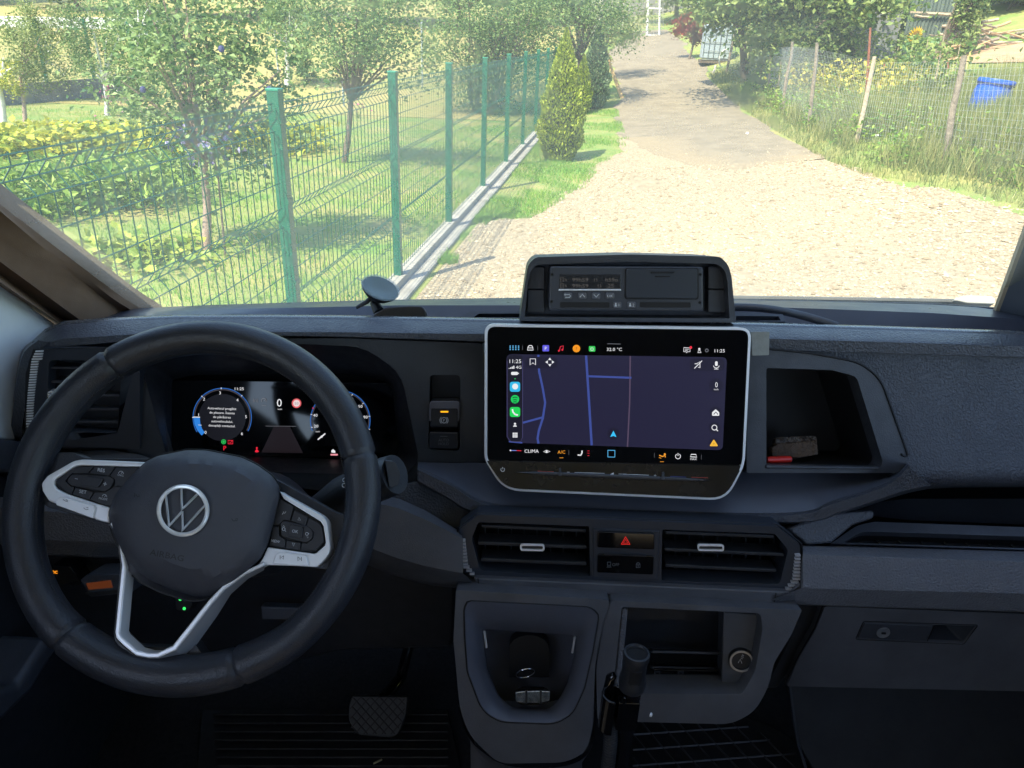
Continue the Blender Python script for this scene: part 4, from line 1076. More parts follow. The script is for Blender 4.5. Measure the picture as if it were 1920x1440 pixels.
q.poly(('app_icon_leaf', glow('icon leaf green', (52, 200, 84))), [(700, 236), (741, 237), (741, 272), (700, 271)], .0004, 7).arc(WT, 720, 256, 9, 0, 360, 3, .0006)
q.text(WT, '32.0 °C', 864, 257, 21, .0004, wide=1.12).line(D_, [(818, 221), (904, 223)], 4, .0004)
q.text(WT, '11:25', 1541, 266, 21, .0004, wide=1.15).line(WT, [(1310, 246), (1350, 248), (1350, 272), (1332, 273), (1328, 280), (1324, 272), (1310, 272)], 4, .0004, True).line(WT, [(1318, 256), (1342, 257)], 3, .0004).line(WT, [(1318, 264), (1336, 265)], 3, .0004).disc(RDI, 1355, 245, 9, .0006)
q.disc(WT, 1410, 255, 7, .0004).line(WT, [(1400, 278), (1404, 266), (1416, 266), (1422, 278)], 4, .0004, True).arc(D_, 1458, 264, 9, 0, 360, 6, .0004)
q.text(WT, 'CLIMA', 332, 911, 22, .0004, wide=1.05)
OR_ = ('climate_icon', glow('climate amber', (238, 156, 50)))
q.text(OR_, 'A/C', 523, 917, 22, .0004).rect(OR_, 511, 953, 536, 956, .0004).line(WT, [(408, 914), (428, 906), (450, 914), (428, 922)], 4, .0004, True).disc(WT, 428, 914, 6, .0004)
q.line(('slider_blue', glow('slider blue', (120, 140, 220))), [(200, 907), (235, 908)], 4, .0004).line(RDI, [(235, 908), (266, 909)], 4, .0004).disc(WT, 196, 907, 5, .0005)
q.line(WT, [(628, 936), (648, 938), (656, 922), (656, 908)], 8, .0004).line(RDI, [(690, 910), (704, 910)], 2.5, .0004).line(RDI, [(690, 925), (704, 925)], 2.5, .0004).line(RDI, [(690, 940), (704, 940)], 2.5, .0004)
q.line(('home_key', glow('home cyan', (92, 186, 236))), [(822, 906), (867, 907), (867, 950), (822, 949)], 5, .0004, True)
q.disc(OR_, 1188, 932, 7, .0004).line(OR_, [(1152, 938), (1172, 946), (1190, 940), (1192, 952)], 7, .0004).line(OR_, [(1150, 952), (1166, 958)], 4, .0004).rect(OR_, 1158, 978, 1182, 981, .0004)
q.arc(WT, 1273, 945, 16, -60, 240, 4, .0004).line(WT, [(1273, 924), (1273, 942)], 4, .0004)
q.line(WT, [(1352, 948), (1358, 932), (1388, 933), (1394, 950)], 5, .0004, True).text(WT, 'MAX', 1373, 963, 12, .0004, wide=1.2)
q.flush()
q = Print(lg, STR, .0005, z6); k = ('symbol', M_INK); k2 = ('slider_mark', M_DIM)
q.arc(k, 146, 1030, 12, -50, 230, 4).line(k, [(146, 1014), (146, 1028)], 4)
q.line(k, [(560, 1046), (577, 1047)], 3).line(k, [(608, 1048), (800, 1054)], 3).line(k, [(890, 1058), (1086, 1066)], 3).poly(k, [(834, 1062), (860, 1048), (860, 1063)]).line(k, [(1118, 1068), (1134, 1069)], 3).line(k, [(1126, 1062), (1126, 1076)], 3)
q.line(('slider_mark_blue', mat('blue print', (.03, .05, .2), .5)), [(1222, 1074), (1326, 1078)], 4).line(('slider_mark_red', mat('red print', (.3, .03, .02), .5)), [(1360, 1080), (1466, 1083)], 4).line(('slider_mark_red', mat('red print', (.3, .03, .02), .5)), [(370, 1040), (474, 1044)], 4)
q.flush()
gr_ = loft('touch_groove', [[STR.on(*z6(215 + (1490 - 215) * t, 1046 + (1100 - 1046) * t - w * (1 - abs(2 * t - 1) ** 6)), o) for t in [i / 24 for i in range(25)]] for w, o in ((12, .0006), (4, .0022), (-8, .0022), (-14, .0006))], mat('polished strip', (.05, .05, .055), .12, metal=.3), lg, smooth=60)
for x in (515, 1178):
    slab('touch_notch', Z6([(x - 6, 1018 if x < 900 else 1044), (x + 6, 1018 if x < 900 else 1044), (x + 9, 1070 if x < 900 else 1094), (x - 9, 1070 if x < 900 else 1094)]), STR, .004, 0, M_DASH2, lg, bev=.0006)

# grey tape stuck to the dash at the screen's upper corner
tp = PL(at(1427, 642, .945), 24)
slab('tape_tab', [(1408, 622), (1443, 622), (1442, 666), (1410, 667)], tp, .004, .001, mat('dull grey tape', (.24, .25, .23), .6, bump=.3, bscale=300, var=.15, vscale=60), None, bev=.0004, r=2, label='small dull grey tape tab stuck beside the touch screen corner', cat='tape')

# ================================================================== clock recorder on top of the dash
TAC = PL(at(1175, 545, .985), 14)
tac = thing('trip_recorder', 'dark recorder with a small two line display in a hooded housing on the dash', 'recorder', at(1175, 603, 1.02))
ho_ = [(974, 602), (986, 520), (990, 496, 12), (1004, 482, 8), (1180, 477), (1350, 481, 8), (1366, 496, 12), (1372, 520), (1380, 605)]
hi_ = [(984, 594), (990, 530), (994, 508, 8), (1008, 496, 8), (1180, 491), (1346, 495, 8), (1360, 508, 8), (1364, 530), (1368, 597)]
slab('housing', ho_, TAC, .010, -.13, M_DASH2, tac, bev=.005, bseg=3, holes=[rp(hi_, 2, 3)])
slab('housing_back', ho_, TAC, -.028, -.12, M_DASH2, tac, bev=.002)
for xs_ in ((989, 1021), (1328, 1362)):
    for y0, y1 in ((500, 541.5), (543, 586)):
        o0 = 3 if y0 < 510 else 0
        slab('side_blank', [(xs_[0] + (o0 if xs_[0] < 1000 else 0), y0), (xs_[1] - (o0 if xs_[0] > 1000 else 0), y0 + 1), (xs_[1], y1), (xs_[0], y1)], TAC, -.010, -.03, M_DASH2, tac, bev=.0015, r=2)
un = slab('recorder_unit', [(1031, 499, 6), (1319, 500, 6), (1320, 584, 6), (1028, 582, 6)], TAC, .012, -.03, mat('recorder face', (.050, .055, .068), .4, bump=.1, bscale=900), tac, bev=.005, bseg=3)
lc = slab('display_window', [(1049, 514), (1164, 514), (1164, 543), (1048, 543)], TAC, .0125, .008, mat('dull display glass', (.030, .029, .030), .18), un, bev=.0006, r=1)
slab('window_sill', [(1048, 542), (1164, 542), (1165, 545), (1047, 545)], TAC, .0135, .008, M_SILV, un, bev=.0006)
q = Print(lc, TAC, .0128); k = ('display_text', glow('lcd grey', (84, 82, 80)))
for y, a_, b_, c_ in ((524.5, 'h', '99h59', 'h59o'), (535.8, 'h', '99h59', ':25')):
    q.line(k, [(1051, y - 4), (1056.5, y - 4), (1056.5, y + 4), (1051, y + 4)], 1, 0, True).text(k, a_, 1061, y, 6).text(k, b_, 1088, y, 7.2, wide=1.25).text(k, c_, 1147 if y < 530 else 1144, y, 7.2, wide=1.2).text(k, '1', 1053.7, y, 4.5)
q.text(k, '11', 1117, 524.5, 6.5).text(k, '11', 1124, 535.8, 7); q.flush()
for i, x in enumerate((1065, 1092, 1118, 1144)):
    b_ = slab('key', [(x - 8, 549, 3), (x + 8, 549, 3), (x + 8, 560.5, 3), (x - 8, 560.5, 3)], TAC, .0150, .008, M_GREY, un, bev=.0012)
    q = Print(b_, TAC, .0154); k = ('symbol', M_INK)
    if i == 0: q.line(k, [(1060, 552.5), (1068, 552.5), (1069.5, 555), (1068, 557.5), (1060, 557.5)], 1.4).poly(k, [(1060, 550), (1060, 555), (1057.5, 552.5)])
    if i == 1: q.line(k, [(1087.5, 557), (1092, 552), (1096.5, 557)], 1.4)
    if i == 2: q.line(k, [(1113.5, 552), (1118, 557), (1122.5, 552)], 1.4)
    if i == 3: q.text(k, 'OK', 1144, 554.7, 5, wide=1.15)
    q.flush()
for x, t in ((1157.5, '1'), (1184.5, '2')):
    b_ = slab('key', [(x - 8, 566, 3), (x + 8, 566, 3), (x + 8, 577.5, 3), (x - 8, 577.5, 3)], TAC, .0150, .008, M_GREY, un, bev=.0012)
    q = Print(b_, TAC, .0154); k = ('symbol', M_INK); q.text(k, t, x + 3, 571.7, 5.5).disc(k, x - 3, 569.4, 1.4).poly(k, [(x - 5.4, 574.5), (x - 4, 570.5), (x - 2, 570.5), (x - .6, 574.5)]); q.flush()
for x0, x1 in ((1050, 1143), (1200, 1295)):
    slab('card_slot', [(x0, 566.5), (x1, 567), (x1, 577), (x0, 576.5)], TAC, .0128, .010, M_BLACK, un, bev=.0004, r=2)
slab('door_gap', [(1172, 502, 5), (1310, 502, 5), (1310, 562, 5), (1171, 561, 5)], TAC, .0128, .010, M_BLACK, un, bev=.0003)
pd = slab('printer_door', [(1174, 504, 5), (1308, 504, 5), (1308, 560, 5), (1173, 559, 5)], TAC, .0150, .010, M_VENT, un, bev=.0012)
slab('door_ridge', [(1219, 509), (1266, 509), (1264, 512.5), (1221, 512.5)], TAC, .0158, .012, M_BLACK, pd, bev=.0005); slab('door_ridge', [(1227, 517), (1258, 517), (1256, 519.5), (1229, 519.5)], TAC, .0158, .012, M_BLACK, pd, bev=.0005)
for x, y in ((1035, 514.5), (1034, 565.5), (1313, 514.5), (1312, 567)):
    obj('screw', MB().lathe(TAC.on(x, y, .0118), TAC.n, [(0, .0004), (.0014, .0004), (.0017, .0014), (.0020, .0004)], 10), M_BLACK, un)

# ================================================================== phone holder on the deck
ph_ = thing('phone_holder', 'black phone holder with clear suction cup lying on the dash top', 'phone holder', at(745, 598, 1.07))
slab('pad', [(692, 602), (700, 588, 6), (722, 576, 8), (760, 572, 14), (792, 573, 10), (799, 582, 8), (797, 600, 4)], PL(at(745, 590, 1.05), 38), .008, -.014, mat('glossy black shell', (.006, .006, .008), .3), ph_, bev=.005, bseg=3)
cup = at(713, 541, 1.075)
ca_ = V((.36, -.27, .89)).normalized()
obj('cup_body', MB().lathe(cup, ca_, [(.0, -.020), (.011, -.019), (.020, -.012), (.0275, -.003), (.0285, 0), (.026, .001)], 28), M_RUBBER, ph_, smooth=50)
gm = mat('clear suction rubber', (.36, .46, .46), .10, coat=.6)
_nt = gm.node_tree; _mx = _nt.nodes.new('ShaderNodeMixShader'); _mx.inputs[0].default_value = .32
_tr = _nt.nodes.new('ShaderNodeBsdfTransparent'); _nt.links.new(_tr.outputs[0], _mx.inputs[1]); _nt.links.new(_nt.nodes['Principled BSDF'].outputs[0], _mx.inputs[2])
_nt.links.new(_mx.outputs[0], [n for n in _nt.nodes if n.type == 'OUTPUT_MATERIAL'][0].inputs[0])
obj('suction_disc', MB().lathe(cup, ca_, [(0, -.003), (.010, -.0035), (.012, -.002), (.020, -.0005), (.0295, .0015), (.0300, .0022), (.0290, .0028), (.019, .0010), (.011, -.0005), (0, -.0012)], 32), gm, ph_, smooth=60)
obj('disc_tab', MB().tube([cup + V((-.028, .004, .010)), cup + V((-.036, .004, .014))], [.004, .003], 8, flat=.4), gm, ph_)
obj('neck', MB().tube([cup - ca_ * .016, cup - ca_ * .030, at(712, 586, 1.07)], [.009, .0075, .010], 10), M_RUBBER, ph_, smooth=60)
obj('cup_lever', MB().tube([cup - ca_ * .016 + V((-.008, 0, 0)), at(688, 566, 1.06), at(668, 577, 1.055)], [.004, .005, .0035], 8, flat=.5), M_RUBBER, ph_, smooth=60)

# ================================================================== loose things in the cab
cz = lambda px, py, d: CUB.on(px, py, d)
obj('red_marker', MB().tube([cz(1437, 862, -.014), cz(1446, 862, -.016), cz(1470, 861.5, -.022), cz(1482, 861, -.024)], [.0042, .0048, .0050, .0046], 12), mat('red plastic', (.55, .02, .012), .35), None, 'red marker cap lying at the front of the dark cubby', cat='marker', smooth=50)
pb = thing('paper_bundle', 'crumpled tan paper bundle in a clear bag at the back of the cubby', 'paper', CUB.on(1490, 855, -.05))
M_PAP = mat('tan crumpled paper', (.09, .06, .042), .8, bump=.8, bscale=60, var=.35, vscale=40)
slab('paper', [(1448, 838), (1460, 831), (1500, 829), (1532, 824), (1535, 852), (1500, 858), (1448, 856)], PL(CUB.on(1490, 845, -.045), 35), 0, -.02, M_PAP, pb, bev=.003, r=3)
slab('paper', [(1455, 820), (1496, 818), (1530, 817), (1533, 828), (1496, 829), (1453, 832)], PL(CUB.on(1490, 825, -.055), 40, 6), 0, -.012, mat('crinkled clear bag', (.08, .062, .05), .3, bump=.8, bscale=80, var=.4, vscale=50), pb, bev=.003, r=3)
fo = thing('key_fob', 'shiny banded key fob with a thin wire ring lying in the cup tray', 'key fob', CON.on(998, 1312, -.04))
FOP = PL(CON.on(998, 1308, -.025), 30)
slab('fob_body', [(966, 1300, 6), (980, 1294, 3), (1018, 1294, 3), (1032, 1300, 6), (1031, 1318, 6), (1016, 1324, 4), (982, 1324, 4), (967, 1318, 6)], FOP, .003, -.016, M_GLOSS, fo, bev=.003)
slab('chrome_band', [(966, 1298), (980, 1296), (1016, 1295), (1032, 1296), (1031, 1314), (1014, 1318), (984, 1318), (967, 1317)], FOP, .006, .002, mat('fob band', (.5, .52, .55), .2, metal=1., var=.5, vscale=160), fo, bev=.0016, r=3)
for x in (987, 1014): slab('band_gap', [(x - 2, 1295), (x + 2, 1295), (x + 2, 1319), (x - 2, 1319)], FOP, .0068, .004, M_BLACK, fo, bev=.0004)
rp0 = CON.on(985, 1262, -.045)
rx, ry_ = V((.96, .1, .25)).normalized(), V((-.1, -.35, .93)).normalized()
obj('wire_ring', MB().tube([rp0 + (rx * math.cos(R(t)) + ry_ * math.sin(R(t))) * .0135 for t in range(0, 360, 12)], .0009, 6, closed=True), M_CHROME, fo, smooth=60)

pole = thing('tool_grip', 'black pole with a perforated round cap and side clip standing before the console', 'tool', V((at(1195, 1300, .655).x, .66, FLOOR)))
ax0 = at(1194, 1224, .655)
fx = V((-.02, -.03, -1)).normalized()
M_GRIP = mat('matt blue black plastic', (.020, .021, .025), .45, var=.15, vscale=30)
obj('cap', MB().lathe(ax0, fx, [(.0118, .001), (.0128, -.001), (.0150, -.0005), (.0158, .003), (.0155, .008), (.0142, .012), (.0142, .030), (.0158, .040), (.0160, .047), (.0150, .053)], 32), M_GRIP, pole, smooth=40)
mesh_ = MB()
u_, w_ = V((1, 0, 0)), fx.cross(V((1, 0, 0))).normalized()
for i in range(-6, 7):
    for j in range(-6, 7):
        a_, b_ = (i + (j % 2) * .5) * .0019, j * .00165
        if a_ * a_ + b_ * b_ < .0116 ** 2:
            mesh_.tube([ax0 + fx * .0012 + u_ * (a_ + .0011 * math.cos(R(t))) + w_ * (b_ + .0011 * math.sin(R(t))) for t in range(0, 360, 60)], .00028, 3, closed=True)
obj('cap_grille', mesh_, M_GRIP, pole, kind='stuff', smooth=0)
obj('cap_floor', MB().lathe(ax0 + fx * .004, fx, [(0, 0), (.0120, 0)], 24), M_BLACK, pole)
obj('window', MB().tube([ax0 + fx * .016 + V((0, -.0128, 0)), ax0 + fx * .036 + V((0, -.0128, 0))], .0075, 8, flat=.3), M_BLACK, pole)
obj('shaft', MB().tube([ax0 + fx * .05, ax0 + fx * .115, ax0 + fx * .12, ax0 + fx * .52], [.0128, .0128, .0115, .0115], 20), mat('satin black tube', (.006, .006, .008), .25), pole, smooth=40)
cl = at(1152, 1300, .645)
mb = MB()
arc_ = [V((math.cos(R(t)) * .011, math.sin(R(t)) * .011, 0)) for t in range(-30, 271, 20)]
o_ = [cl + p * 1.35 for p in arc_]; i_ = [cl + p for p in arc_]
mb.prism(o_ + i_[::-1], V((0, 0, -.055)))
mb.box(cl + V((.018, .004, -.032)), (.026, .020, .046))
obj('side_clip', mb, M_GLOSS, pole, bev=.0015)
obj('clip_horn', MB().tube([cl + V((-.006, .012, -.01)), cl + V((-.004, .013, .012)), cl + V((.0, .013, .016))], [.006, .006, .004], 8), M_GLOSS, pole, smooth=60)
obj('rivet', MB().lathe(at(1220, 1340, .645), V((.8, -.6, .2)), [(0, .002), (.0022, .0015), (.0028, 0)], 10), M_SILV, pole)
mb = MB(); hs = [at(1146, 1352, .648), at(1144, 1400, .640), at(1136, 1470, .640), at(1130, 1540, .650)]
hp = curve(hs, 26)
for k in range(len(hp) - 1):
    pass
mb.tube(hp, [.0078 + .0011 * (k % 2) for k in range(len(hp))], 12)
obj('corrugated_hose', mb, M_RUBBER, pole, smooth=25)

# pedal
ped = thing('brake_pedal', 'wide rubber brake pedal with a diamond tread in the dark footwell', 'pedal', at(710, 1390, 1.02))
PD = PL(at(710, 1345, .965), 42)
pd_o = [(660, 1304), (765, 1306, 4), (762, 1340), (748, 1376, 10), (735, 1384, 8), (668, 1378, 10), (653, 1350, 8), (653, 1325)]
pad = slab('pedal_pad', pd_o, PD, 0, -.02, mat('worn pedal rubber', (.030, .033, .038), .5, bump=.2, bscale=500), ped, bev=.006, r=6)
mb = MB()
for k in range(-12, 16):
    for s in (1, -1):
        pts = []
        for t in range(0, 22):
            y = 1306 + t * 3.7; x = 660 + k * 17 + s * (y - 1306) * .9
            if 657 < x < 760 - max(0, y - 1340) * .4 and y < 1380: pts.append(PD.on(x, y, .0005))
        if len(pts) > 1: mb.tube([pts[0], pts[-1]], .0012, 4)
obj('tread', mb, M_BLACK, pad, smooth=0, kind='stuff')
obj('pedal_arm', MB().tube([PD.on(720, 1310, -.012), at(752, 1270, 1.06), at(768, 1205, 1.08), at(772, 1130, 1.14)], [.012, .011, .010, .010], 10), M_GLOSS, ped, smooth=50)
# rubber mats
mt = thing('floor_mat', 'black rubber floor mat with raised square ribs in the passenger footwell', 'floor mat', V((.45, .92, FLOOR)))
FZ = PL(V((0, 0, FLOOR + .004)), 89.999)
mo = [(1180, 1340), (1390, 1342, 14), (1440, 1358), (1720, 1520), (1650, 1700), (1150, 1700)]
slab('mat_base', mo, FZ, .004, -.003, M_RUBBER, mt, bev=.002)
def inmat(x, y): return y > 1346 and x < 1392 + (y - 1346) * 1.72
c0_, c1_ = FZ.on(1230, 1350), FZ.on(1640, 1500)
d1, d2 = V((.5, -.86, 0)), V((.95, .12, 0))
def clip_line(P, d):
    best = []
    for k in range(-120, 121):
        p = P + d * (k * .006)
        rel = p - C0
        f_ = rel.dot(CF)
        if f_ <= 0: continue
        x, y = 960 + FPX * rel.dot(CR) / f_, 720 - FPX * rel.dot(CU) / f_
        if 1185 < x and y < 1640 and inmat(x + 14, y): best.append(p)
    return (best[0], best[-1]) if len(best) > 3 else None
base_ = FZ.on(1400, 1420, .006)
for i in range(-9, 10):
    for d, e in ((d1, d2), (d2, d1)):
        s = clip_line(base_ + e * (i * .036), d)
        if s: obj('rib', MB().tube([s[0], s[1]], .0022, 4), M_BTN, mt, smooth=0)
mt2 = thing('floor_mat', 'black rubber floor mat with fine cross ribs under the brake pedal', 'floor mat', V((-.25, .95, FLOOR)))
slab('mat_base', [(380, 1330), (840, 1330), (900, 1600), (350, 1600)], FZ, .004, -.003, M_RUBBER, mt2, bev=.002)
for k in range(12):
    y = 1340 + k * 16
    obj('rib', MB().tube([FZ.on(400 + k, y, .006), FZ.on(840, y, .006)], .0018, 4), M_RUBBER, mt2, smooth=0)
obj('straw_bit', MB().tube([FZ.on(700, 1432, .012), FZ.on(708, 1428, .013), FZ.on(716, 1424, .012)], .0018, 5), mat('dry straw', (.4, .36, .22), .7), None, 'tiny pale straw bit lying on the driver floor mat', cat='straw', smooth=0)

# toll unit and lit buttons under the dash, left of the column
tl_ = thing('toll_unit', 'small black unit with a dull orange display under the dash left of the wheel hub', 'device', at(190, 1110, .84))
TU = PL(at(190, 1095, .815), 20)
slab('unit_body', [(150, 1088), (162, 1078), (240, 1076), (246, 1112), (170, 1120)], TU, 0, -.05, M_DASH2, tl_, bev=.003, r=2)
slab('unit_display', [(161, 1094), (207, 1088), (211, 1102), (166, 1106)], TU, .001, -.002, glow('dull amber display', (84, 40, 18)), tl_, bev=.0005)
slab('unit_keys', [(158, 1112), (240, 1104), (240, 1110), (170, 1118)], TU, .001, -.002, M_BLACK, tl_, bev=.0005)
bp_ = slab('light_switch', [(95, 1060), (132, 1063), (150, 1090), (148, 1098), (104, 1095)], PL(at(120, 1078, .85), 15), 0, -.03, M_GLOSS, tl_, bev=.003, r=3)
q = Print(bp_, PL(at(120, 1078, .85), 15), .0005); k = ('amber_symbol', glow('amber symbol', (255, 150, 30), 1.2))
q.arc(k, 99.5, 1073, 2.5, 0, 360, 1.4).arc(k, 106, 1073, 2.2, 90, 270, 1.4).line(k, [(104, 1071), (108, 1071)], 1.2).line(k, [(104, 1075), (108, 1075)], 1.2); q.flush()
dg = thing('plug_dongle', 'black plug with two green lamps seen through the lower wheel loop', 'plug', at(340, 1135, .80))
DGP = PL(at(340, 1132, .80), 25)
slab('plug_body', [(325, 1120), (350, 1118, 6), (362, 1134, 6), (352, 1148), (330, 1146)], DGP, 0, -.03, M_BLACK, dg, bev=.003, r=4)
for x, y in ((338, 1123.5), (345.5, 1141)):
    obj('green_lamp', MB().lathe(DGP.on(x, y, 0), DGP.n, [(0, .002), (.0016, .0015), (.0022, 0)], 10), glow('green lamp', (60, 240, 110), 1.4), dg)
# ================================================================== outside: ground
def edge_x(y): return np.interp(y, EY, EX)
EY, EX = np.array([-20., 0, 200]), np.array([50., 50, 50])
def ground_h(x, y):
    x, y = np.asarray(x, float), np.asarray(y, float)
    h = .08 * np.maximum(0, x - 1.0)
    h = np.minimum(h, .55)
    bank = np.maximum(0, x - edge_x(y))
    h = h + np.where(bank < 1.6, .26 * bank, .416 + .22 * (bank - 1.6))
    ramp = np.maximum(0, y - 22)
    h = h + np.where(ramp < 4, .0125 * ramp ** 2, .2 + .10 * (ramp - 4))
    return np.minimum(h, 6.0)
def gp(px, py, lift=0.):
    d = ray(px, py)
    t, step = 1.0, .05
    while t < 200:
        p = C0 + d * t
        if p.z - lift < float(ground_h(p.x, p.y)):
            lo, hi = t - step, t
            for _ in range(20):
                m_ = (lo + hi) / 2; p = C0 + d * m_
                if p.z - lift < float(ground_h(p.x, p.y)): hi = m_
                else: lo = m_
            return C0 + d * hi
        t += step; step = min(.3, step * 1.01)
    return C0 + d * 60
_e = [gp(*p) for p in ((2100, 470), (1920, 388), (1840, 364), (1640, 331), (1560, 300), (1470, 250), (1400, 205), (1345, 155), (1322, 122))]
_e.sort(key=lambda p: p.y)
EY = np.array([-30, _e[0].y - 2] + [p.y for p in _e] + [60., 200.]); EX = np.array([8.6, 8.2] + [p.x for p in _e] + [_e[-1].x + 1.5, 30.])
def G(x, y, lift=0.): return V((x, y, float(ground_h(x, y)) + lift))

M_LAWN = mat('dry summer lawn', (.10, .22, .03), .9, bump=.6, bscale=40, col2=(.33, .27, .10), vscale=.9, detail=8.)
M_GRAV = mat('pale crushed limestone', (.265, .205, .126), .9, bump=.6, bscale=70, btype='voronoi', col2=(.43, .355, .238), vscale=16, detail=6.)
M_DIRT = mat('packed earth track', (.17, .138, .095), .95, bump=.6, bscale=25, col2=(.27, .222, .155), vscale=2.2, detail=8.)
def sheet(name, xs, ys, m, lift=0., kind='structure'):
    "xs(y) -> list of x"
    rows = [[G(x, y, lift) for x in xs(y)] for y in ys]
    return obj(name, MB().grid(rows), m, None, kind=kind, smooth=180, fix=False)
ys0 = sorted(set([-25, -15, -8] + [i * .5 for i in range(-8, 60)] + [30 + i * 1.5 for i in range(30)] + [80, 100, 150]))
xs0 = [-90, -60, -40] + [-30 + i * 2 for i in range(10)] + [-10 + i * .5 for i in range(50)] + [15 + i * 1.5 for i in range(14)] + [40, 60, 90]
sheet('ground', lambda y: xs0, ys0, M_LAWN)
FD = V((.1185, .993, 0)).normalized()
F0 = V((-.843, 9.03, 0))                                     # foot of the third green post
def fence_x(y): return F0.x + (y - F0.y) * FD.x / FD.y
def jit(y, s, ph=0.): return s * (math.sin(y * 2.1 + ph) * .5 + math.sin(y * 5.3 + ph * 2) * .3 + math.sin(y * 13.7 + ph * 3) * .25)
# the gravel meets the kerb up close, then leaves a grass strip between
gl_p = [gp(*p) for p in ((905, 410), (962, 410), (1012, 394), (1075, 355), (1110, 315), (1163, 283), (1162, 262))]
GLy = [-20, 6, gl_p[0].y - .25] + [p.y for p in gl_p]; GLx = [fence_x(-20) + .26, fence_x(6) + .26, fence_x(gl_p[0].y) + .26] + [p.x for p in gl_p]
def gl_x(y): return float(np.interp(y, GLy, GLx)) + (jit(y, .10) if y > gl_p[0].y else 0)
def gr_x(y): return float(edge_x(y)) + jit(y, .13, 1.)
def span(a, b, n=40): return [a + (b - a) * (i / (n - 1)) for i in range(n)]
sheet('gravel_yard', lambda y: span(gl_x(y), gr_x(y)), [-12 + i * .25 for i in range(124)], M_GRAV, .006)
dl_p = [gp(*p) for p in ((1330, 320), (1255, 300), (1200, 275), (1166, 258), (1152, 205), (1168, 180), (1150, 130), (1143, 95), (1185, 66))]
dr_p = [gp(*p) for p in ((1335, 320), (1405, 317), (1480, 305), (1545, 299))]
DLy, DLx = [p.y for p in dl_p] + [52], [p.x for p in dl_p] + [dl_p[-1].x]
DRy = [p.y for p in dr_p]; DRx = [p.x for p in dr_p]
def dr_x(y):
    return (float(np.interp(y, DRy, DRx)) if y < DRy[-1] else float(edge_x(y)) + .05) + jit(y, .12, 2.)
def dirt():
    rows, bl = [], []
    for i in range(200):
        y = dl_p[0].y + .02 + i * .16
        xl = float(np.interp(y, DLy, DLx)) + jit(y, .12, 3.); xr = max(dr_x(y), xl + .1)
        rows.append([G(x, y, .009) for x in span(xl, xr, 40)])
        for x in span(xl, xr, 40):
            d = (y - dl_p[0].y) * 1.2
            if y < 18: d = min(d, (x - xl))
            if y < DRy[-1] + .5: d = min(d, xr - x)
            bl.append(max(0., min(1., d / 1.8)))
    o = obj('dirt_track', MB().grid(rows), M_DIRT, None, kind='structure', smooth=180, fix=False)
    a = o.data.attributes.new('worn', 'FLOAT', 'POINT'); a.data.foreach_set('value', bl)
    nt = M_DIRT.node_tree; b = nt.nodes['Principled BSDF']
    at_ = nn(nt, 'ShaderNodeAttribute', attribute_name='worn')
    n1 = nn(nt, 'ShaderNodeTexNoise', Scale=5., Detail=9., Roughness=.75); tc = [n for n in nt.nodes if n.type == 'TEX_COORD'][0]
    nt.links.new(tc.outputs['Object'], n1.inputs[0])
    ma = nn(nt, 'ShaderNodeMath', operation='MULTIPLY_ADD'); ma.inputs[1].default_value = 1.7; nt.links.new(at_.outputs['Fac'], ma.inputs[0])
    sb_ = nn(nt, 'ShaderNodeMath', operation='MULTIPLY_ADD'); sb_.inputs[1].default_value, sb_.inputs[2].default_value = 2.0, -1.35
    nt.links.new(n1.outputs['Fac'], sb_.inputs[0]); nt.links.new(sb_.outputs[0], ma.inputs[2])
    mx = nn(nt, 'ShaderNodeMix', data_type='RGBA'); mx.clamp_factor = True
    src = b.inputs['Base Color'].links[0].from_socket
    nt.links.new(ma.outputs[0], mx.inputs[0]); mx.inputs[6].default_value = (.27, .213, .135, 1); nt.links.new(src, mx.inputs[7])
    nt.links.new(mx.outputs[2], b.inputs['Base Color'])
    return o
dirt()
sheet('dry_field', lambda y: [-80, -60, -45, -35] + span(-28, fence_x(y) - .4, 24), [21.5 + i * .7 for i in range(60)], mat('dry mown field', (.36, .27, .11), .95, bump=.5, bscale=15, col2=(.24, .26, .07), vscale=.35, detail=8.), .008)
# loose stones on the gravel: real stones, more near the van
def scatter_stones(n):
    base = np.array([(1, 0, 0), (-1, 0, 0), (0, 1, 0), (0, -1, 0), (0, 0, .8), (0, 0, -.8)], float)
    tri = [(0, 2, 4), (2, 1, 4), (1, 3, 4), (3, 0, 4), (2, 0, 5), (1, 2, 5), (3, 1, 5), (0, 3, 5)]
    vs, fs = [], []
    k = 0
    while k < n:
        y = 3.5 + 12.5 * rng.random() ** 1.5
        x = rng.uniform(-2, 9)
        if not gl_x(y) + .02 < x < gr_x(y) - .02: continue
        if y > 13.8 and float(np.interp(y, DLy, DLx)) + .2 < x < dr_x(y) - .2 and rng.random() < .25 + .75 * min(1, max(0, (y - 13.9) / 2.2)): continue
        s = rng.uniform(.007, .016) * (1 + 1.4 * rng.random() ** 6) * (.6 if y > 13.8 else 1) * (1.5 if x > 4.5 and rng.random() < .4 else 1)
        a = rng.uniform(0, 6.28); c, d = math.cos(a), math.sin(a)
        q = base * (s * rng.uniform(.7, 1.3), s * rng.uniform(.6, 1.1), s * rng.uniform(.5, .9)) * rng.uniform(.75, 1.2, (6, 1))
        q = np.stack([q[:, 0] * c - q[:, 1] * d, q[:, 0] * d + q[:, 1] * c, q[:, 2]], 1)
        q += (x, y, float(ground_h(x, y)) + .004 + s * .25)
        m_ = len(vs) * 6
        vs.append(q); fs += [(a_ + m_, b_ + m_, c_ + m_) for a_, b_, c_ in tri]
        k += 1
    return np.concatenate(vs), fs
M_STONE = mat('limestone chips', (.245, .186, .114), .85, col2=(.475, .395, .27), vscale=30, island=.9)
obj('gravel_stones', scatter_stones(48000), M_STONE, None, kind='stuff', smooth=0, fix=False)

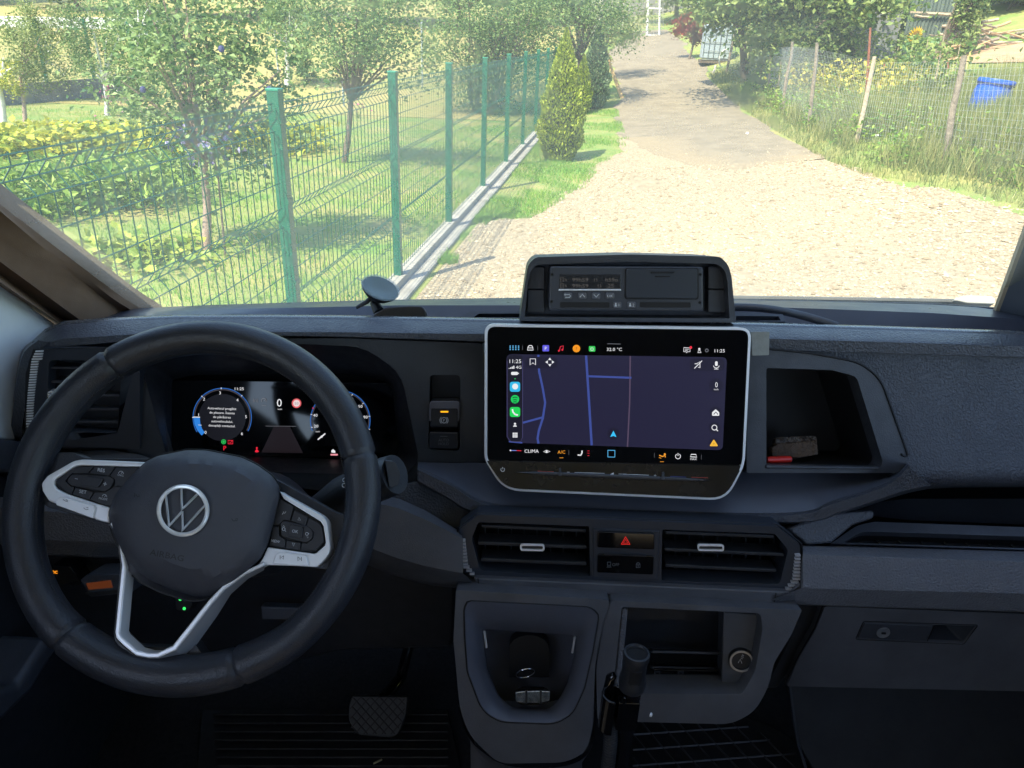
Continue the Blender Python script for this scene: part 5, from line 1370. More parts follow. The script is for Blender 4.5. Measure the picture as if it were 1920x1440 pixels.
# grass blades
def blades(n, fx_, h0, h1, w0, lean=.5, segs=1):
    pts = []
    while len(pts) < n:
        p = fx_()
        if p is not None: pts.append(p)
    P = np.array(pts); n = len(P)
    z = ground_h(P[:, 0], P[:, 1])
    h = rng.uniform(h0, h1, n); a = rng.uniform(0, 6.283, n); b = rng.uniform(0, 6.283, n); l = rng.uniform(0, lean, n) * h
    w = w0 * rng.uniform(.6, 1.4, n)
    v = np.zeros((n, 3, 3))
    v[:, 0] = np.stack([P[:, 0] - np.cos(a) * w, P[:, 1] - np.sin(a) * w, z - .01], 1)
    v[:, 1] = np.stack([P[:, 0] + np.cos(a) * w, P[:, 1] + np.sin(a) * w, z - .01], 1)
    v[:, 2] = np.stack([P[:, 0] + np.cos(b) * l, P[:, 1] + np.sin(b) * l, z + h], 1)
    return v.reshape(-1, 3), [(3 * i, 3 * i + 1, 3 * i + 2) for i in range(n)]
M_GRASS = leafmat('lawn grass', (.10, .28, .03), (.31, .45, .085), 1.2, .45, .3)
M_GRASS2 = leafmat('rough verge grass', (.13, .19, .055), (.37, .36, .14), 1.0, .5, .3)
def noise2(x, y): return math.sin(x * 1.7 + 1.3 * math.sin(y * .9)) + math.sin(y * 1.3 + 1.1 * math.sin(x * 1.1 + 2)) + .6 * math.sin(x * 4.1 + y * 3.3)
def lawn_pt():
    y = 3.2 + 17 * rng.random() ** 1.4; x = fence_x(y) - .15 - rng.random() ** 1.2 * (4 + .8 * y)
    return (x, y) if noise2(x, y) > -1.3 + rng.normal() * .5 else None
obj('lawn_grass', blades(62000, lawn_pt, .03, .085, .006), M_GRASS, None, kind='stuff', smooth=0, fix=False)
def strip_pt():
    y = rng.uniform(7.5, 24); a, b = fence_x(y) + .2, gl_x(y) + .12 if y < gl_p[-1].y else float(np.interp(y, DLy, DLx)) + .1
    x = rng.uniform(a, b) if b > a else None
    if x is None or noise2(x * 1.5, y * 1.5) < -.15 + rng.normal() * .5: return None
    return (x, y)
obj('strip_grass', blades(22000, strip_pt, .025, .085, .006, .9), M_GRASS, None, kind='stuff', smooth=0, fix=False)
def verge_pt():
    y = rng.uniform(6.5, 30); x = float(edge_x(y)) - .12 + rng.random() ** 1.3 * 2.6
    return (x, y)
obj('verge_grass', blades(24000, verge_pt, .05, .20, .008, .8), M_GRASS2, None, kind='stuff', smooth=0, fix=False)
def tall_pt():
    y = rng.uniform(7.5, 17); x = float(edge_x(y)) + .9 + rng.random() * 4.2
    return (x, y) if noise2(x, y) > -1.2 else None
obj('tall_grass', blades(24000, tall_pt, .25, .75, .007, .55), M_GRASS2, None, kind='stuff', smooth=0, fix=False)

def weed_pts(n):
    out = []
    while len(out) < n:
        y = rng.uniform(7, 26); x = float(edge_x(y)) + .25 + abs(rng.normal()) * .8
        if noise2(x * 2.3, y * 2.1) < -.2: continue
        out.append((x, y, float(ground_h(x, y)) + rng.random() ** 1.6 * (.5 if y > 12 else .35)))
    return np.array(out)
def tall2_pt():
    y = rng.uniform(8, 24); x = float(edge_x(y)) + .3 + rng.random() * 1.6
    return (x, y) if noise2(x * 1.7, y * 1.3) > -.6 else None
obj('verge_weeds_grass', blades(16000, tall2_pt, .15, .55, .008, .7), M_GRASS2, None, kind='stuff', smooth=0, fix=False)
WEEDS = True
# ================================================================== green mesh fence on its kerb
M_GREEN = mat('green powder coat', (.006, .115, .066), .35, var=.12, vscale=20, coat=.2)
M_CONC = mat('pale concrete kerb', (.33, .31, .27), .9, bump=.5, bscale=120, var=.25, vscale=5)
fen = thing('mesh_fence', 'green welded mesh fence with square posts on a low concrete footing', 'fence', F0)
fa, fb = F0 - FD * 12, F0 + FD * 15.7
side = V((FD.y, -FD.x, 0))
for o0, o1, z1 in ((-.06, .07, .10), (.07, .20, .035)):
    mb = MB().prism([fa + side * o0 + V((0, 0, -.1)), fa + side * o1 + V((0, 0, -.1)), fa + side * o1 + V((0, 0, z1)), fa + side * o0 + V((0, 0, z1))], fb - fa)
    obj('footing', mb, M_CONC, fen, bev=.006)
PH = 1.86
M_MESH = mat('dark green wire', (.005, .075, .045), .4, var=.12, vscale=20)
stations = [-6.95, -4.62, -2.26, 0] + [2.42 * k for k in range(1, 7)]
def make_panel(P, SPC):
    mb = MB()
    z0, z1 = .12, 1.80
    folds = [1.70, 1.16, .62]                                  # heights where the wires kick out and back
    prof = [(0, z1)]
    for f in folds: prof += [(0, f + .055), (.045, f), (0, f - .055)]
    prof += [(0, z0)]
    nw = 28
    for i in range(nw):
        s = .06 + (SPC - .12) * i / (nw - 1)
        mb.tube([P + FD * s + side * (-a) + V((0, 0, z)) for a, z in prof], .0032, 4, caps=False)
    for z, a in [(z1 - .008, 0), (z0 + .02, 0)] + [(f + .055, 0) for f in folds] + [(f - .055, 0) for f in folds] + [(f, .045) for f in folds] + [(1.52, 0), (1.36, 0), (.95, 0), (.82, 0), (.42, 0), (.3, 0)]:
        mb.tube([P + FD * .05 + side * (-a + .004) + V((0, 0, z)), P + FD * (SPC - .05) + side * (-a + .004) + V((0, 0, z))], .0032, 4)
    return obj('mesh_panel', mb, M_MESH, fen, smooth=0, fix=False)
post_m, far_panel = None, None
for k, u in enumerate(stations):
    P = F0 + FD * u
    if post_m is None:
        post_m = obj('post', MB().box(P + V((0, 0, PH / 2)), (.07, .07, PH), (side, FD, V((0, 0, 1)))), M_GREEN, fen, bev=.004)
        obj('post_cap', MB().box(P + V((0, 0, PH + .004)), (.076, .076, .014), (side, FD, V((0, 0, 1)))), mat('green plastic cap', (.010, .20, .12), .4), post_m, bev=.003)
        clips = MB()
        for z in (.25, .75, 1.25, 1.7): clips.box(P + V((0, 0, z)) + side * .034, (.012, .074, .03), (side, FD, V((0, 0, 1))))
        obj('clip', clips, M_GREEN, post_m, kind='stuff')
        Pfirst = P
    else:
        c = dup(post_m, fen, P - Pfirst)
        for ch in list(post_m.children): dup(ch, c)
    if k < len(stations) - 1:
        if u < 0: make_panel(P, stations[k + 1] - u)
        elif far_panel is None: far_panel = make_panel(P, 2.42)
        else: dup(far_panel, fen, P - F0)

# ================================================================== plants
def leaves(C, size, droop=.0, up=.35, asp=.62):
    C = np.asarray(C, float); n = len(C)
    s = size * rng.uniform(.65, 1.3, n)
    d = rng.normal(size=(n, 3)); d[:, 2] = d[:, 2] * .6 - droop; d /= np.linalg.norm(d, axis=1)[:, None]
    nr = rng.normal(size=(n, 3)); nr[:, 2] += up * 3; nr -= d * (nr * d).sum(1)[:, None]; nr /= np.linalg.norm(nr, axis=1)[:, None]
    w = np.cross(d, nr)
    hs = (s / 2)[:, None]
    v = np.zeros((n, 4, 3))
    v[:, 0] = C - d * hs; v[:, 2] = C + d * hs
    v[:, 1] = C + w * hs * asp + nr * hs * .22; v[:, 3] = C - w * hs * asp + nr * hs * .22
    f = [(4 * i, 4 * i + 1, 4 * i + 2, 4 * i + 3) for i in range(n)]
    return v.reshape(-1, 3), f
M_BARK = mat('grey brown bark', (.13, .10, .075), .9, bump=.8, bscale=40, var=.3, vscale=25)
M_PINK = mat('pinkish young bark', (.34, .24, .19), .8, bump=.4, bscale=60, var=.2, vscale=25)
M_WHITE = mat('limewashed trunk', (.66, .64, .60), .85, bump=.4, bscale=60, var=.15, vscale=20)
L_MID = leafmat('orchard leaf', (.065, .145, .038), (.25, .34, .115), 1.3, .6)
L_DARK = leafmat('dark orchard leaf', (.07, .15, .04), (.30, .40, .15), 1.2, .6)
L_OLIVE = leafmat('olive leaf', (.11, .17, .045), (.32, .36, .13), 1.2, .6)
L_YEL = leafmat('yellowing leaf', (.22, .30, .035), (.62, .58, .07), 1.6, .55)
L_BED = leafmat('bed leaf', (.10, .22, .035), (.32, .44, .08), 1.4, .6)
L_WAL = leafmat('walnut leaf', (.08, .15, .035), (.30, .36, .11), .8, .6)
def tree(label, P, h_trunk, crown_c, crown_r, n, leaf, lm, tm, r0=.04, clumps=60, group='young fruit trees in the garden', name='fruit_tree', lean=None, sig=.30, stems=1, part='crown'):
    P = V(P); cc = V(crown_c); cr = V(crown_r)
    t = thing(name, label, 'tree', P, group)
    mb = MB()
    tops = []
    for sidx in range(stems):
        off = V((rng.uniform(-.25, .25), rng.uniform(-.25, .25), 0)) if stems > 1 else V((0, 0, 0))
        top = V((cc.x + off.x * 3, cc.y + off.y * 3, max(P.z + h_trunk, cc.z - cr.z * .3)))
        fork = P + off + V(((top.x - P.x) * .35, (top.y - P.y) * .35, h_trunk * .8))
        mb.tube([P + off + V((0, 0, -.05)), P + off + (fork - P - off) * .5 + V((.02, .01, 0)), fork, (fork + top) / 2, top + V((0, 0, cr.z * .6))], [r0 * 1.25, r0 * .95, r0 * .85, r0 * .6, r0 * .2], 8)
        tops.append(fork)
    cl = []
    for i in range(clumps):
        u = rng.normal(size=3); u /= np.linalg.norm(u); rr_ = rng.random() ** .45
        c = V((cc.x + u[0] * cr.x * rr_, cc.y + u[1] * cr.y * rr_, cc.z + u[2] * cr.z * rr_))
        cl.append(c)
        if i % 3 == 0:
            f = tops[i % stems]
            mid = (f + c) / 2 + V((0, 0, .12 * cr.z))
            mb.tube([f, mid, c], [r0 * .45, r0 * .28, r0 * .1], 5, caps=False)
    obj('trunk', mb, tm, t, smooth=60, fix=False)
    cl = np.array([tuple(c) for c in cl])
    idx = rng.integers(0, clumps, n)
    w = rng.uniform(.5, 1.2, clumps)
    n = int(n * 2.2); leaf *= .68; idx = rng.integers(0, clumps, n)
    pts = cl[idx] + rng.normal(size=(n, 3)) * (sig * np.array([cr.x, cr.y, cr.z]) * .6) * w[idx][:, None]
    pts[:, 2] = np.maximum(pts[:, 2], P.z + .15)
    vs, fs = leaves(pts, leaf)
    obj(part, (vs, fs), lm, t, smooth=0, fix=False)
    return t
def crown_at(px, py, Y): return at(px, py, Y)
# the near orchard trees, left of the fence
p = gp(386, 468); T1 = tree('nearest fruit tree behind the fence, pinkish bare trunk under a broad crown', p, 1.1, at(395, 130, p.y) , (.98, .85, 1.05), 3000, .095, L_DARK, M_PINK, .045, 70)
p = gp(645, 305); tree('tall fruit tree with a slim trunk behind the second green fence post', p, 1.3, at(690, 60, p.y), (1.15, 1.1, 1.3), 4200, .09, L_MID, M_BARK, .05, 70)
p = gp(200, 217); tree('small fruit tree with limewashed forked trunk left of the nearest tree', p, .9, at(200, 95, p.y), (.85, .8, 1.15), 2800, .09, L_MID, M_WHITE, .055, 44)
p = gp(47, 236); tree('slim young tree with a reddish straight trunk near the left pillar', p, 1.2, at(50, 105, p.y), (.75, .7, .65), 1500, .085, L_OLIVE, M_PINK, .04, 30)
p = gp(6, 234); tree('yellow leaved young tree with peeling white trunk at the left edge', p, 1.1, at(14, 140, p.y), (.45, .4, .40), 700, .085, L_YEL, M_WHITE, .06, 18)
p = gp(86, 188); tree('young tree with a limewashed trunk in front of the low concrete wall', p, 1.2, at(90, 70, p.y), (.95, .9, 1.1), 2400, .10, L_OLIVE, M_WHITE, .06, 40)
p = gp(262, 146); tree('fruit tree with a limewashed trunk behind the low concrete wall end', p, 1.4, at(265, 55, p.y), (1.3, 1.2, 1.4), 2600, .13, L_MID, M_WHITE, .09, 44)
p = gp(538, 162); tree('fruit tree with a white trunk just right of the nearest crown', p, 1.5, at(545, 45, p.y), (1.1, 1.0, 1.2), 2000, .13, L_MID, M_WHITE, .08, 46)
p = gp(575, 152); tree('low round bush on the dry grass right of the white trunk', p, .2, at(574, 128, p.y), (.42, .42, .6), 900, .10, L_DARK, M_BARK, .05, 20, group='bushes in the garden', name='bush', part='foliage')
p = gp(905, 212); tree('wide vase shaped willow bush rising behind the fence left of the conifers', p, .4, at(925, 70, p.y), (2.0, 1.8, 2.0), 9000, .12, L_MID, M_BARK, .06, 120, group='bushes in the garden', name='willow_bush', stems=5, part='foliage')
p = gp(1086, 195); tree('apple tree whose drooping branch hangs over the track behind the conifers', p, 1.6, at(1085, 30, p.y), (1.7, 1.5, 1.3), 3600, .12, L_MID, M_BARK, .09, 50)
p = gp(1125, 150); tree('thin leafy branch tree reaching right toward the track by the gate', p, 1.9, at(1160, 45, p.y), (1.7, 1.0, .9), 1500, .13, L_OLIVE, M_BARK, .06, 26)
p = gp(245, 190); tree('low leafy shrub in front of the wall, left of the nearest crown', p, .2, at(255, 165, p.y), (.6, .5, .45), 1300, .09, L_OLIVE, M_BARK, .03, 22, group='bushes in the garden', name='bush', part='foliage')
# far tree line
for i, (px, py, w_, lab) in enumerate(((-60, 0, 4.5, 'far tree at the left end of the background row'), (140, -8, 4.2, 'far round tree above the white wall'), (330, 0, 4.4, 'far tree behind the nearest orchard crown'), (500, 0, 4.2, 'far tree seen between the two big orchard crowns'), (700, 0, 4.2, 'far tree behind the second orchard tree'), (860, 4, 4.2, 'far tree behind the willow bush'), (1010, 0, 4.0, 'far tree left of the white wire gate'), (1270, 6, 3.0, 'far dark tree right of the wire gate'))):
    Y = 50 - (i % 3) * 2
    c = at(px, py, Y); x = c.x
    b = G(x, Y)
    tree(lab, b, 1.2, (x, Y, b.z + 3.2), (w_, 2.5, 2.8), 3600, .34, (L_MID, L_OLIVE, L_DARK)[i % 3], M_BARK, .14, 60, group='far trees along the skyline', name='background_tree')
# walnut on the right, over the track
p = gp(1480, 128); b = G(p.x + 1.0, 24.)
wc = at(1490, -4, 24.)
tree('big walnut tree with broad leaves overhanging the track beside the water tank', b, 1.9, wc, (3.1, 2.6, 1.5), 6500, .26, L_WAL, M_BARK, .16, 90, group='trees by the track', name='walnut_tree')
c2 = at(1352, -8, 27.); b2 = G(c2.x + 1.2, 27.)
tree('leafy walnut limb tree above the red shrub and water tank', b2, 2.0, c2, (1.1, 1.2, .85), 1500, .26, L_WAL, M_BARK, .12, 26, group='trees by the track', name='walnut_tree')
c3 = at(1830, 10, 22.); b3 = G(c3.x, 24.)
tree('ivy clad tree beside the green shed at the right', b3, .5, at(1822, 20, 24.), (.55, .5, 1.4), 1500, .16, L_WAL, M_BARK, .12, 30, group='trees by the track', name='ivy_tree')
c4 = at(1560, 20, 29.); b4 = G(c4.x, 29.)
tree('dense dark tree closing the view behind the walnut', b4, .8, at(1540, 30, 29.), (3.4, 1.8, 2.0), 4200, .28, L_DARK, M_BARK, .18, 60, group='trees by the track', name='background_tree')
c5 = at(1960, -10, 30.); b5 = G(c5.x, 31.)
tree('dark tree behind the firewood at the right edge', b5, .8, at(1940, 0, 31.), (3.2, 1.8, 2.4), 3600, .3, L_DARK, M_BARK, .18, 50, group='trees by the track', name='background_tree')
# red shrub by the tank
p = gp(1316, 118)
tree('dark red leaved shrub behind the water tank', G(p.x - .3, p.y + 1.2), .6, at(1312, 48, p.y + 1.2), (.95, .6, .65), 1400, .16, leafmat('red leaf', (.16, .02, .015), (.34, .06, .04)), M_BARK, .05, 20, group='bushes by the track', name='red_shrub', part='foliage')

obj('verge_weeds', leaves(weed_pts(5200), .085, droop=.1, up=.4, asp=.5), L_BED, None, kind='stuff', smooth=0, fix=False)
# conifers beside the fence
def conifer(label, P, h, r, n, lm, core, size=.10):
    t = thing('conifer', label, 'conifer', P, 'clipped conifers along the fence')
    P = V(P)
    prof = lambda t_: r * (min(1, .62 + t_ * 2.2) if t_ < .18 else (1 - ((t_ - .18) / .82) ** 1.6))
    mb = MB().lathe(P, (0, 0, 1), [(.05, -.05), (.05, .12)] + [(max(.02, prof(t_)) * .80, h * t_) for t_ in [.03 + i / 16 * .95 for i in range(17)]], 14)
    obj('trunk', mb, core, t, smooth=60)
    tt = rng.random(n) ** 1.25; a = rng.uniform(0, 6.283, n)
    lump = 1 + .07 * np.sin(a * 5 + tt * 23) + .06 * np.sin(a * 3 - tt * 31)
    rr_ = np.array([prof(x) for x in tt]) * rng.uniform(.80, 1.06, n) * lump
    C = np.stack([P.x + np.cos(a) * rr_, P.y + np.sin(a) * rr_, P.z + .05 + tt * h], 1)
    d = np.stack([np.cos(a) * .55, np.sin(a) * .55, np.full(n, .85)], 1) + rng.normal(size=(n, 3)) * .28
    d /= np.linalg.norm(d, axis=1)[:, None]
    w = np.cross(d, rng.normal(size=(n, 3))); w /= np.linalg.norm(w, axis=1)[:, None]
    s = size * rng.uniform(.6, 1.3, n)[:, None]
    v = np.zeros((n, 4, 3)); v[:, 0] = C - d * s * .5; v[:, 1] = C + w * s * .26; v[:, 2] = C + d * s * .5; v[:, 3] = C - w * s * .26
    obj('foliage', (v.reshape(-1, 3), [(4 * i, 4 * i + 1, 4 * i + 2, 4 * i + 3) for i in range(n)]), lm, t, smooth=0, fix=False)
    return t
L_THU = leafmat('golden conifer', (.14, .21, .02), (.44, .50, .06), 2.2, .55, .2)
L_THU2 = leafmat('blue green conifer', (.075, .15, .06), (.25, .34, .17), 2.2, .55, .2)
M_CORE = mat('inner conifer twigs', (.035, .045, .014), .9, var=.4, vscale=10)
p = gp(1048, 300); conifer('tall golden conifer standing nearest beside the green fence', p, 2.25, .43, 13000, L_THU, M_CORE, .065)
p = gp(1088, 214); conifer('small golden conifer tucked behind the tall golden one', p, 1.55, .30, 4500, L_THU, M_CORE, .075)
p = gp(1112, 203); conifer('blue green conifer farthest along the fence', p, 2.35, .46, 8000, L_THU2, M_CORE, .08)

# garden bed behind the fence
def bed_pts(n, poly_f, z0, z1):
    out = []
    while len(out) < n:
        q = poly_f()
        if q is not None:
            out.append((q[0], q[1], float(ground_h(q[0], q[1])) + rng.uniform(z0, z1)))
    return np.array(out)
b0, b1, b2_, b3_ = gp(-60, 300), gp(300, 282), gp(600, 262), gp(-200, 300)
def yel_row():
    t = rng.random(); a = V(gp_c[0]).lerp(V(gp_c[1]), t)
    return (a.x + rng.normal() * .22, a.y + rng.normal() * .45)
gp_c = (gp(-120, 292), gp(590, 284))
obj('squash_leaves', leaves(bed_pts(2600, yel_row, .05, .50), .15, up=.8, asp=.8), L_YEL, None, kind='stuff', smooth=0, fix=False)
def bed_row():
    px, py = rng.uniform(-100, 330), rng.uniform(330, 440)
    if px > 250 and py > 400: return None
    q = gp(px, py); return (q.x, q.y)
def grn_row():
    t = rng.random(); a = V(gp_g[0]).lerp(V(gp_g[1]), t)
    return (a.x + rng.normal() * .3, a.y + rng.normal() * .42)
gp_g = (gp(-160, 430), gp(360, 372))
obj('pepper_leaves', leaves(bed_pts(2700, grn_row, .05, .62), .13, droop=.5, up=.3, asp=.45), L_BED, None, kind='stuff', smooth=0, fix=False)
gp_h = (gp(40, 520), gp(330, 470))
def low_row():
    t = rng.random(); a = V(gp_h[0]).lerp(V(gp_h[1]), t)
    return (a.x + rng.normal() * .35, a.y + rng.normal() * .35) if a.x + .6 < fence_x(a.y) else None
obj('cucumber_leaves', leaves(bed_pts(700, low_row, .02, .16), .11, up=.8, asp=.9), leafmat('cucumber leaf', (.14, .25, .035), (.42, .48, .08), 1.5, .7), None, kind='stuff', smooth=0, fix=False)
# purple flowers in front of the nearest trunk, small pink blossoms
L_PUR = mat('purple petals', (.16, .14, .30), .6, col2=(.30, .27, .46), vscale=20, island=.8)
p = gp(392, 440)
cc = at(395, 268, p.y - .9)
fl = thing('morning_glory', 'blue purple climbing flowers below the nearest tree crown', 'flowers', G(cc.x, cc.y))
q_ = np.array([(cc.x + rng.normal() * .22, cc.y + rng.normal() * .15, cc.z + rng.normal() * .13) for _ in range(90)])
obj('blossoms', leaves(q_, .07, up=.1, asp=.9), L_PUR, fl, smooth=0, fix=False)
q_ = np.array([(cc.x + rng.normal() * .22, cc.y + .1 + rng.normal() * .15, cc.z + rng.normal() * .2) for _ in range(110)])
obj('foliage', leaves(q_, .08), L_DARK, fl, smooth=0, fix=False)
obj('stem', MB().tube([G(cc.x, cc.y), V((cc.x + .03, cc.y, cc.z - .3)), cc], [.012, .009, .006], 6), M_BARK, fl)
plum = mat('plum skin', (.05, .05, .14), .4, var=.3)
t1c = at(395, 130, gp(386, 468).y)
for i, (px, py) in enumerate(((415, 92), (268, 168), (505, 168))):
    c = at(px, py, t1c.y - .85)
    obj('plum', MB().lathe(c, (0, 0, 1), [(0, -.03), (.02, -.022), (.027, 0), (.02, .022), (0, .03)], 10), plum, T1)
def flowers(label, px, py, n, w_, h_, col):
    P = gp(px, py)
    t = thing('flowering_plant', label, 'flowers', P, 'flowering plants on the lawn')
    q = np.array([(P.x + rng.normal() * w_, P.y + rng.normal() * w_, P.z + rng.uniform(.3, 1) * h_) for _ in range(n)])
    obj('blossoms', leaves(q, .06, asp=.9), col, t, smooth=0, fix=False)
    mb = MB()
    for c in q[:10]: mb.tube([P, V((c[0], c[1], c[2]))], [.006, .003], 4, caps=False)
    obj('stem', mb, mat('green stem', (.08, .14, .03), .7), t, smooth=0, fix=False)
M_MAG = mat('magenta petals', (.42, .05, .20), .6, var=.2); M_PNK = mat('pale pink petals', (.6, .30, .40), .6, var=.2)
flowers('red stemmed flowering plant beside the limewashed forked trunk', 212, 218, 46, .12, .75, M_MAG)
flowers('pale pink flowers on the lawn left of the nearest tree', 245, 222, 40, .2, .45, M_PNK)
flowers('single magenta flower rising from the yellow leaf row', 186, 262, 10, .05, .55, M_MAG)
flowers('magenta flowers right of the second tall trunk', 672, 222, 24, .2, .5, M_MAG)

# far side of the garden: low wall, second fence, white wall, poles
wa, wb_ = gp(-160, 212), gp(250, 172)
mb = MB().prism([wa + V((0, 0, -.2)), wa + V((0, .22, -.2)), wa + V((0, .22, .46)), wa + V((0, 0, .46))], wb_ - wa)
obj('low_wall', mb, mat('weathered concrete', (.20, .19, .175), .9, bump=.6, bscale=30, var=.3, vscale=3), None, 'low weathered concrete wall across the back of the lawn', cat='wall', bev=.01)
f2 = thing('back_fence', 'far green mesh fence standing on the low concrete wall', 'fence', wa)
for i in range(5):
    P = wa.lerp(wb_, .06 + .24 * i) + V((0, .11, .44))
    obj('post', MB().box(P + V((0, 0, .8)), (.07, .07, 1.6)), M_GREEN, f2)
mb = MB()
for i in range(120):
    P = wa.lerp(wb_, i / 119) + V((0, .11, .46)); mb.tube([P, P + V((0, 0, 1.5))], .003, 3, caps=False)
for z in (.05, .5, 1., 1.5): mb.tube([wa + V((0, .11, .46 + z)), wb_ + V((0, .11, .46 + z))], .004, 3)
obj('mesh_panel', mb, M_GREEN, f2, smooth=0, fix=False)
ww = gp(-150, 50); we = gp(300, 56)
mb = MB().prism([ww + V((0, 0, -.3)), ww + V((0, .3, -.3)), ww + V((0, .3, .5)), ww + V((0, 0, .5))], we - ww)
obj('white_wall', mb, mat('white rendered wall', (.72, .72, .70), .8, var=.06), None, 'long white wall far across the dry field at upper left', cat='wall', bev=.01)
for px, py0, py1, lab in ((792, 165, 42, 'thin grey metal pole behind the fence left of the willow'), (524, 160, 58, 'thin white pole beside the white trunk right of the nearest crown'), (645, 200, 150, 'short grey pole near the second tall trunk')):
    b = gp(px, py0); t_ = at(px + 1, py1, b.y)
    mb = MB().tube([b, V((b.x, b.y, t_.z))], .028, 8)
    mb.box(V((b.x, b.y, t_.z)), (.07, .07, .03))
    obj('garden_pole', mb, mat('galvanised pole', (.38, .42, .46), .5, metal=.3), None, lab, cat='pole', group='poles in the garden')
# gate at the end of the track
gP = gp(1190, 68)
gt = thing('wire_gate', 'white framed wire gate closing the far end of the track', 'gate', gP)
gw = lambda px, py: at(px, py, gP.y)
M_GW = mat('white gate frame', (.62, .60, .56), .6, var=.1)
def bar(a, b, r, m, par, nm): return obj(nm, MB().tube([a, b], r, 6), m, par)
bar(gw(1213, 68), gw(1217, -60), .07, M_GW, gt, 'post'); bar(gw(1168, 64), gw(1170, -60), .05, mat('pink grey post', (.42, .36, .33), .8), gt, 'post'); bar(gw(1236, 68), gw(1238, -60), .05, M_GW, gt, 'post')
bar(gw(1130, 20), gw(1168, 21), .035, mat('orange brown rail', (.42, .26, .16), .8), gt, 'rail'); bar(gw(1214, 16), gw(1240, 17), .05, M_GW, gt, 'rail'); bar(gw(1214, 66), gw(1238, 67), .04, M_GW, gt, 'rail')
mb = MB()
for i in range(44):
    x = 1128 + i * 2.7; mb.tube([gw(x, 66), gw(x + 1, -50)], .008, 3, caps=False)
for i in range(30): mb.tube([gw(1128, 66 - i * 4), gw(1242, 67 - i * 4)], .008, 3, caps=False)
obj('wire_mesh', mb, mat('grey wire', (.30, .30, .29), .5, metal=.4), gt, smooth=0, fix=False)
gpil = gp(1118, 52)
obj('gate_pillar', MB().box((at(1118, 20, gP.y).x, gP.y, gP.z + 1.2), (.55, .5, 2.6)), mat('patchy white pillar', (.55, .50, .46), .9, var=.25, vscale=2), None, 'patchy pale pillar left of the wire gate', cat='pillar', bev=.02)
shp = at(1060, 0, 44.)
obj('shed_wall', MB().box((at(1200, 20, 52).x, 54, G(4, 54).z + 1.4), (9, .4, 3.4)), mat('grey barn boards', (.22, .21, .20), .9, var=.3, vscale=2), None, 'grey barn wall standing behind the wire gate', cat='barn')
# leaning pole by the conifers
lb, lt_ = gp(1167, 184), None
lt_ = at(1124, 72, lb.y + 1.6)
lp_ = thing('leaning_pole', 'pale wooden pole leaning left with frayed straw at its middle beside the track', 'pole', lb)
obj('shaft', MB().tube([lb + V((0, 0, -.02)), lb.lerp(lt_, .3), lb.lerp(lt_, .62), lt_], [.065, .058, .05, .035], 8), mat('pale barkless wood', (.55, .36, .17), .8, bump=.4, bscale=30, var=.2), lp_)
md = lb.lerp(lt_, .68)
q_ = np.array([tuple(md + (lt_ - lb) * rng.normal() * .07 + V((rng.normal() * .06, rng.normal() * .06, 0))) for _ in range(160)])
obj('straw', leaves(q_, .22, asp=.12), mat('frayed straw', (.55, .40, .20), .8, var=.2), lp_, smooth=0, fix=False)
# water tank in its cage
tkb = gp(1345, 120)
tk = thing('water_tank', 'white plastic water tank in a wire cage beside the track', 'tank', tkb)
tw, th = 1.2, 1.25
M_TANK = mat('milky tank plastic', (.34, .40, .45), .4, var=.08)
tx = V((1, -.12, 0)).normalized(); ty = V((.12, 1, 0)).normalized(); tz = V((0, 0, 1))
obj('pallet', MB().box(tkb + V((0, .5, .07)), (tw, 1, .12), (tx, ty, tz)), M_BARK, tk, bev=.01)
obj('bottle', MB().box(tkb + V((0, .5, .14 + th / 2)), (tw - .06, .94, th - .04), (tx, ty, tz)), M_TANK, tk, bev=.06, bseg=3)
mb = MB()
for i in range(7):
    u = -tw / 2 + tw * i / 6
    mb.tube([tkb + tx * u + V((0, -.01, .12)), tkb + tx * u + V((0, -.01, .14 + th))], .011, 5)
for i in range(5):
    z = .14 + th * i / 4
    mb.tube([tkb + tx * (-tw / 2) + V((0, -.02, z)), tkb + tx * (tw / 2) + V((0, -.02, z)), tkb + tx * (tw / 2) + ty * 1. + V((0, 0, z))], .011, 5)
obj('cage', mb, mat('galvanised cage', (.20, .22, .24), .4, metal=.5), tk, smooth=0)
obj('lid', MB().lathe(tkb + V((0, .5, .14 + th - .03)), (0, 0, 1), [(.11, 0), (.11, .05), (0, .05)], 14), M_BLACK, tk)
hz0 = gp(1352, 128)
obj('hose_loop', MB().tube([hz0 + V((.1 + .22 * math.sin(R(t)), 0, .33 + .32 * math.cos(R(t)))) for t in range(-200, 40, 15)], .025, 6), mat('white hose', (.62, .62, .6), .5), None, 'white hose hanging in a loop beside the water tank', cat='hose')
q0 = gp(1337, 140)
obj('short_stake', MB().tube([q0, q0 + V((.06, 0, .32))], .045, 6), mat('white painted stake', (.66, .6, .54), .8), None, 'short white painted stake in the grass below the water tank', cat='stake')

